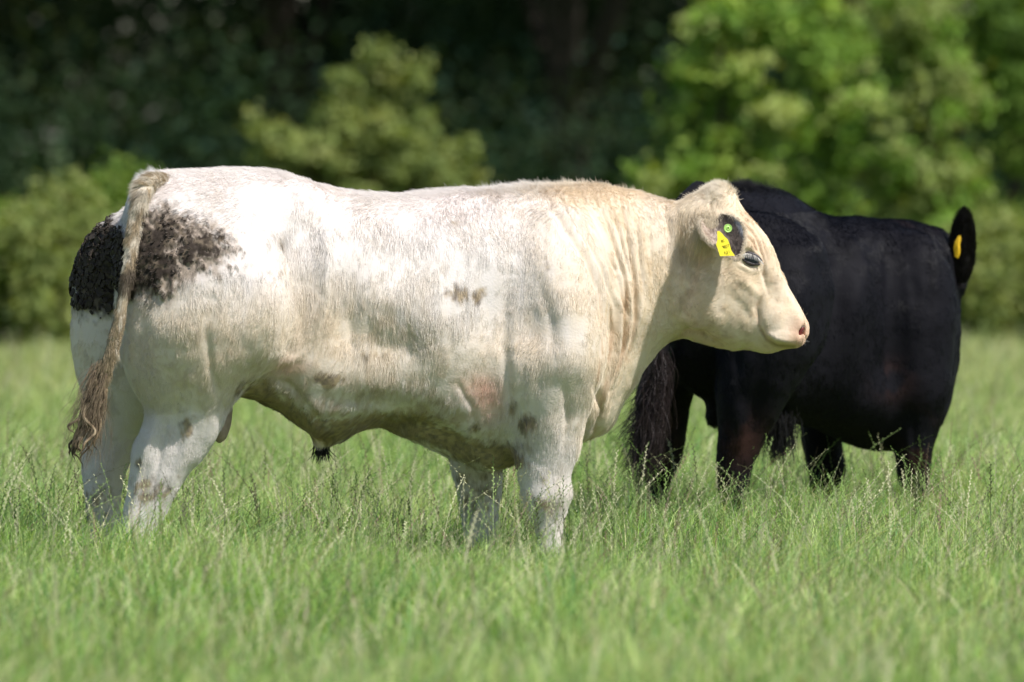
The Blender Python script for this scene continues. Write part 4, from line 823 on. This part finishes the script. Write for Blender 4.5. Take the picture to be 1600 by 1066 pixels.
# ================================================================== THE BLACK BULL
def DK_(px): return float(np.interp(px, [1030, 1500], [31.15, 32.05]))
G_ = Field(.42, 1.85, 30.55, 33.65, -0.02, 1.42, 0.016)
G_.loft_x([(a, b, c, DK_(a) + o, w_) for a, b, c, o, w_ in [(1034, 440, 540, 0, .08), (1046, 370, 585, 0, .2), (1070, 320, 608, 0, .3), (1105, 300, 625, 0, .34), (1150, 291, 640, .02, .36), (1185, 292, 650, .03, .37), (1216, 298, 656, .03, .37), (1240, 307, 662, .03, .36), (1264, 324, 668, .04, .35), (1288, 337, 676, .05, .35),
     (1312, 341, 686, .05, .36), (1340, 340, 698, .05, .37), (1374, 343, 704, .05, .37), (1414, 345, 702, .05, .35), (1445, 352, 692, .05, .31), (1474, 359, 660, .05, .24), (1490, 384, 610, .05, .16), (1498, 430, 560, .05, .08)]], k=.001, p=2.25)
G_.loft_z([(a, b, c, d, w_) for a, b, c, d, w_ in [(400, 1150, 1270, 31.05, .12), (470, 1130, 1284, 31.0, .17), (540, 1122, 1280, 31.0, .17), (590, 1118, 1255, 31.0, .16), (630, 1120, 1228, 31.0, .13), (670, 1122, 1208, 31.0, .10), (700, 1120, 1192, 31.0, .08), (740, 1120, 1176, 31.0, .065), (800, 1124, 1168, 31.0, .05), (836, 1118, 1174, 31.0, .06)]], k=.035)
G_.loft_z([(a, b, c, d, w_) for a, b, c, d, w_ in [(440, 1036, 1130, 31.45, .12), (520, 1018, 1120, 31.45, .15), (580, 1004, 1098, 31.45, .14), (630, 994, 1080, 31.45, .11), (680, 998, 1071, 31.45, .08), (720, 1005, 1062, 31.45, .065), (770, 1010, 1044, 31.45, .05), (810, 1012, 1044, 31.45, .05), (828, 1006, 1052, 31.45, .06)]], k=.04)
G_.loft_z([(a, b, c, d, w_) for a, b, c, d, w_ in [(420, 1380, 1480, 31.75, .10), (520, 1372, 1490, 31.72, .15), (600, 1380, 1484, 31.72, .14), (650, 1392, 1474, 31.72, .11), (697, 1398, 1459, 31.72, .085), (740, 1401, 1454, 31.72, .065), (780, 1408, 1453, 31.72, .055), (812, 1406, 1452, 31.72, .05), (828, 1400, 1458, 31.72, .06)]], k=.05)
G_.loft_z([(a, b, c, d, w_) for a, b, c, d, w_ in [(560, 1240, 1350, 32.25, .13), (640, 1246, 1338, 32.25, .11), (690, 1252, 1316, 32.25, .08), (740, 1262, 1322, 32.25, .06), (790, 1268, 1316, 32.25, .05), (808, 1262, 1322, 32.25, .06)]], k=.05)
G_.ell(1205, 440, 31.06, .20, .12, .25, k=.16, rot=10); G_.ell(1432, 470, 31.72, .13, .12, .26, k=.08); G_.ell(1430, 590, 31.68, .11, .10, .13, k=.06)
G_.cap(W(1118, 605, 31.2), W(1117, 655, 31.2), .035, .033, k=.03)
G_.cap(W(1400, 445, 32.2), W(1420, 430, 32.7), .20, .15, k=.1); G_.cap(W(1420, 430, 32.7), W(1435, 435, 32.95), .14, .115, k=.08); G_.cap(W(1435, 440, 32.95), W(1420, 540, 33.3), .11, .07, k=.06)
G_.ell(1500, 440, 32.05, .028, .05, .05, k=.04)
V, Q = G_.mesh(4); del G_
kme = subdivided('black_bull_body', V, Q, 1); V, N = get_vn(kme); face = np.clip(-N[:, 1] * 1.3, 0, 1) ** .7
SCB = 1.25
V = sculpt(V, N, [(a_, b_, c_, d_, e_, f_ * SCB) for a_, b_, c_, d_, e_, f_ in [(1290, 480, 30, 90, 10, -14), (1340, 400, 40, 40, 0, -12), (1330, 470, 30, 90, 0, 12), (1395, 450, 18, 110, 0, -16), (1240, 340, 30, 20, 30, -10), (1330, 385, 24, 14, 30, 12), (1200, 500, 50, 80, 0, 8), (1370, 560, 40, 60, 20, -16), (1370, 640, 50, 30, 0, 8), (1180, 640, 14, 50, 10, -12), (1150, 660, 14, 40, 0, 8), (1245, 500, 30, 40, 20, 9), (1450, 420, 20, 60, 0, 10), (1430, 520, 26, 60, 0, 12), (1400, 560, 14, 60, 10, -12), (1250, 400, 30, 60, 0, 10), (1340, 460, 16, 90, 0, 9), (1312, 470, 12, 90, 0, -8), (1368, 480, 12, 80, 0, -8), (1215, 560, 26, 40, 0, 8)]],
   [([(1262, 345), (1290, 400), (1300, 470), (1285, 540), (1245, 600)], 16, -10), ([(1310, 345), (1345, 400), (1365, 470), (1372, 560)], 9, 10), ([(1380, 360), (1392, 430), (1398, 520), (1400, 600)], 8, -10), ([(1410, 400), (1420, 480), (1415, 560)], 8, 7), ([(1445, 380), (1452, 460), (1450, 540)], 7, -7), ([(1160, 480), (1150, 560), (1165, 640)], 9, -7), ([(1425, 640), (1428, 700), (1432, 760)], 6, -6)], face)
V = V + N * ((fbm(V, 8, 13) - .5) * .016)[:, None]
kme.vertices.foreach_set('co', V.astype(np.float32).ravel()); kme.update(); V, N = get_vn(kme)
def coat_black(P):
    px, py = topx(P); n = len(P); c = np.tile([.0060, .0056, .0080], (n, 1))
    br = np.clip(.55 * blob(px, py, 1395, 595, 26, 26) + .5 * blob(px, py, 1440, 720, 30, 60) + .6 * blob(px, py, 1160, 690, 40, 40) + .5 * blob(px, py, 1040, 700, 40, 50) + .25 * blob(px, py, 1440, 345, 40, 14), 0, 1) * sst(fbm(P, 14, 9), .35, .65)
    return mix(c, np.array([.055, .024, .017]), br)
pcol(kme, 'col', coat_black(V))
bb = empty('black_bull', (0, 31.5, 0)); IB = np.array([0, 31.5, 0]); IO_ = IO; T = get_tris(kme)
v = V - IB; kme.vertices.foreach_set('co', v.astype(np.float32).ravel()); kme.update(); obj('body', kme, M_BHIDE, bb)
tag(bb, 'glossy black bull standing behind the white bull\'s head with its own head turned away', 'bull')
NB = 190000; P, Nn = roots(V, N, T, NB, np.where(N[:, 1] < .3, 1, .25)); px, py = topx(P)
cd_ = np.stack([.25 * np.ones(NB) + .4 * (vnoise(P, 4, 7) - .5), -.1 * np.ones(NB), -1.0 + .2 * (vnoise(P, 6, 8) - .5)], 1); cd_[:, 0] -= 1.0 * (py < 330)
Lb = (.017 + .03 * blob(px, py, 1110, 288, 16, 12) + .03 * blob(px, py, 1164, 290, 12, 10) + .012 * blob(px, py, 1040, 650, 60, 100)) * rng.uniform(.6, 1.3, NB)
fur('coat', P - IB, Nn, cd_, Lb, coat_black(P) * rng.uniform(.5, 1.1, (NB, 1)), .0006, M_BFUR, bb, lift=.20, jitter=.13, whorl=.55)
bpx, bpy_ = topx(V); tw = (N[:, 2] > .3) * (blob(bpx, bpy_, 1112, 292, 14, 10) + blob(bpx, bpy_, 1166, 291, 12, 8) + .25 * blob(bpx, bpy_, 1190, 293, 30, 8))
Pk, Nk = roots(V, N, T, 1500, tw + 1e-9); dk = Nk * .8 + rng.normal(0, .3, (1500, 3)) + [-.5, 0, .3] + 1.6 * (np.stack([vnoise(Pk, 45, 201 + i) for i in range(3)], 1) - .5); dk /= np.linalg.norm(dk, axis=1)[:, None]; lk = rng.uniform(.015, .042, (1500, 1))
curves('topline_hair', np.stack([Pk, Pk + dk * lk * .5, Pk + dk * lk + [-.004, 0, -.003]], 1) - IB, .0006, np.tile([.012, .010, .011], (1500, 1)), M_BFUR, bb)
# tail and switch, hanging over the far side of the rump
tp = rs([W(1095, 300, 31.1), W(1065, 330, 30.98), W(1045, 420, 30.95), W(1035, 520, 30.95), W(1025, 590, 30.95), W(1018, 640, 30.97)], 26); tv, tq, tt = tube(tp, np.linspace(.045, .022, 26), 12)
ktm = mesh_np('tail', tv - IB, [tq, tt]); pcol(ktm, 'col', np.tile([.009, .008, .009], (len(tv), 1))); kt = obj('tail', ktm, M_BHIDE, bb)
n = 2600; u = rng.random(n); a0 = np.stack([tox(1030 - 20 * u + rng.normal(0, 6, n), 30.95), 30.95 + rng.normal(0, .025, n), toz(540 + 110 * u, 30.95)], 1)
e0 = a0 + np.stack([-.015 + rng.normal(0, .025, n) - .08 * (rng.random(n) < .12) * rng.random(n), rng.normal(0, .03, n), -rng.uniform(.08, .27, n)], 1); mm = (a0 * .5 + e0 * .5) + np.stack([rng.normal(.012, .012, n), rng.normal(0, .01, n), np.zeros(n)], 1)
curves('switch', np.stack([a0, mm, e0, e0 + np.stack([-rng.uniform(.0, .03, n), rng.normal(0, .01, n), -rng.uniform(0, .02, n)], 1)], 1) - IB, .001, np.array([.018, .012, .011]) * rng.uniform(.5, 2, (n, 1)), M_BFUR, kt)
n = 500; a0 = W(1216, 655, 31.35) + rng.normal(0, 1, (n, 3)) * [.03, .02, .02]; e0 = a0 + np.stack([rng.normal(-.005, .02, n), rng.normal(0, .01, n), -rng.uniform(.06, .17, n)], 1)
curves('sheath_hair', np.stack([a0, (a0 + e0) / 2, e0], 1) - IB, .0015, np.tile([.01, .009, .009], (n, 1)), M_BFUR, bb)
# ear seen from behind, with a yellow tag
ear(W(1501, 446, 31.98), W(1508, 331, 31.90), (1, .1, .1), .068, .6, bb, IB, simple('black_ear_skin', (.012, .010, .011), .6, .2, 60), M_BHIDE, furcol=np.array([.016, .012, .012]), nfur=5000, fl=.018, fm=M_BFUR, rnd=True)
pts_ = [(1497, 369), (1500.5, 368), (1502, 373), (1500, 382), (1500.5, 396), (1497, 404), (1492, 401), (1490, 388), (1492, 378)]
A = np.array([W(x, y, 31.86 - .0006 * (x - 1496)) for x, y in pts_]); m = len(pts_); cc_ = A.mean(0) + [0, -.006, 0]; Vt = np.concatenate([A, A + [0, .003, 0], [cc_], [cc_ + [0, .003, 0]]])
Tt = np.array([(j, (j+1) % m, 2*m) for j in range(m)] + [((j+1) % m + m, j + m, 2*m+1) for j in range(m)]); Qt = np.array([(j, j + m, (j+1) % m + m, (j+1) % m) for j in range(m)])
be = [c for c in bb.children if c.name.startswith('ear')][0]
obj('flag_tag', mesh_np('flag_tag', Vt - IB, [Qt, Tt], smooth=False), simple('orange_yellow_tag', (.80, .48, .015), .4, .05, 30, .06, .5), be)
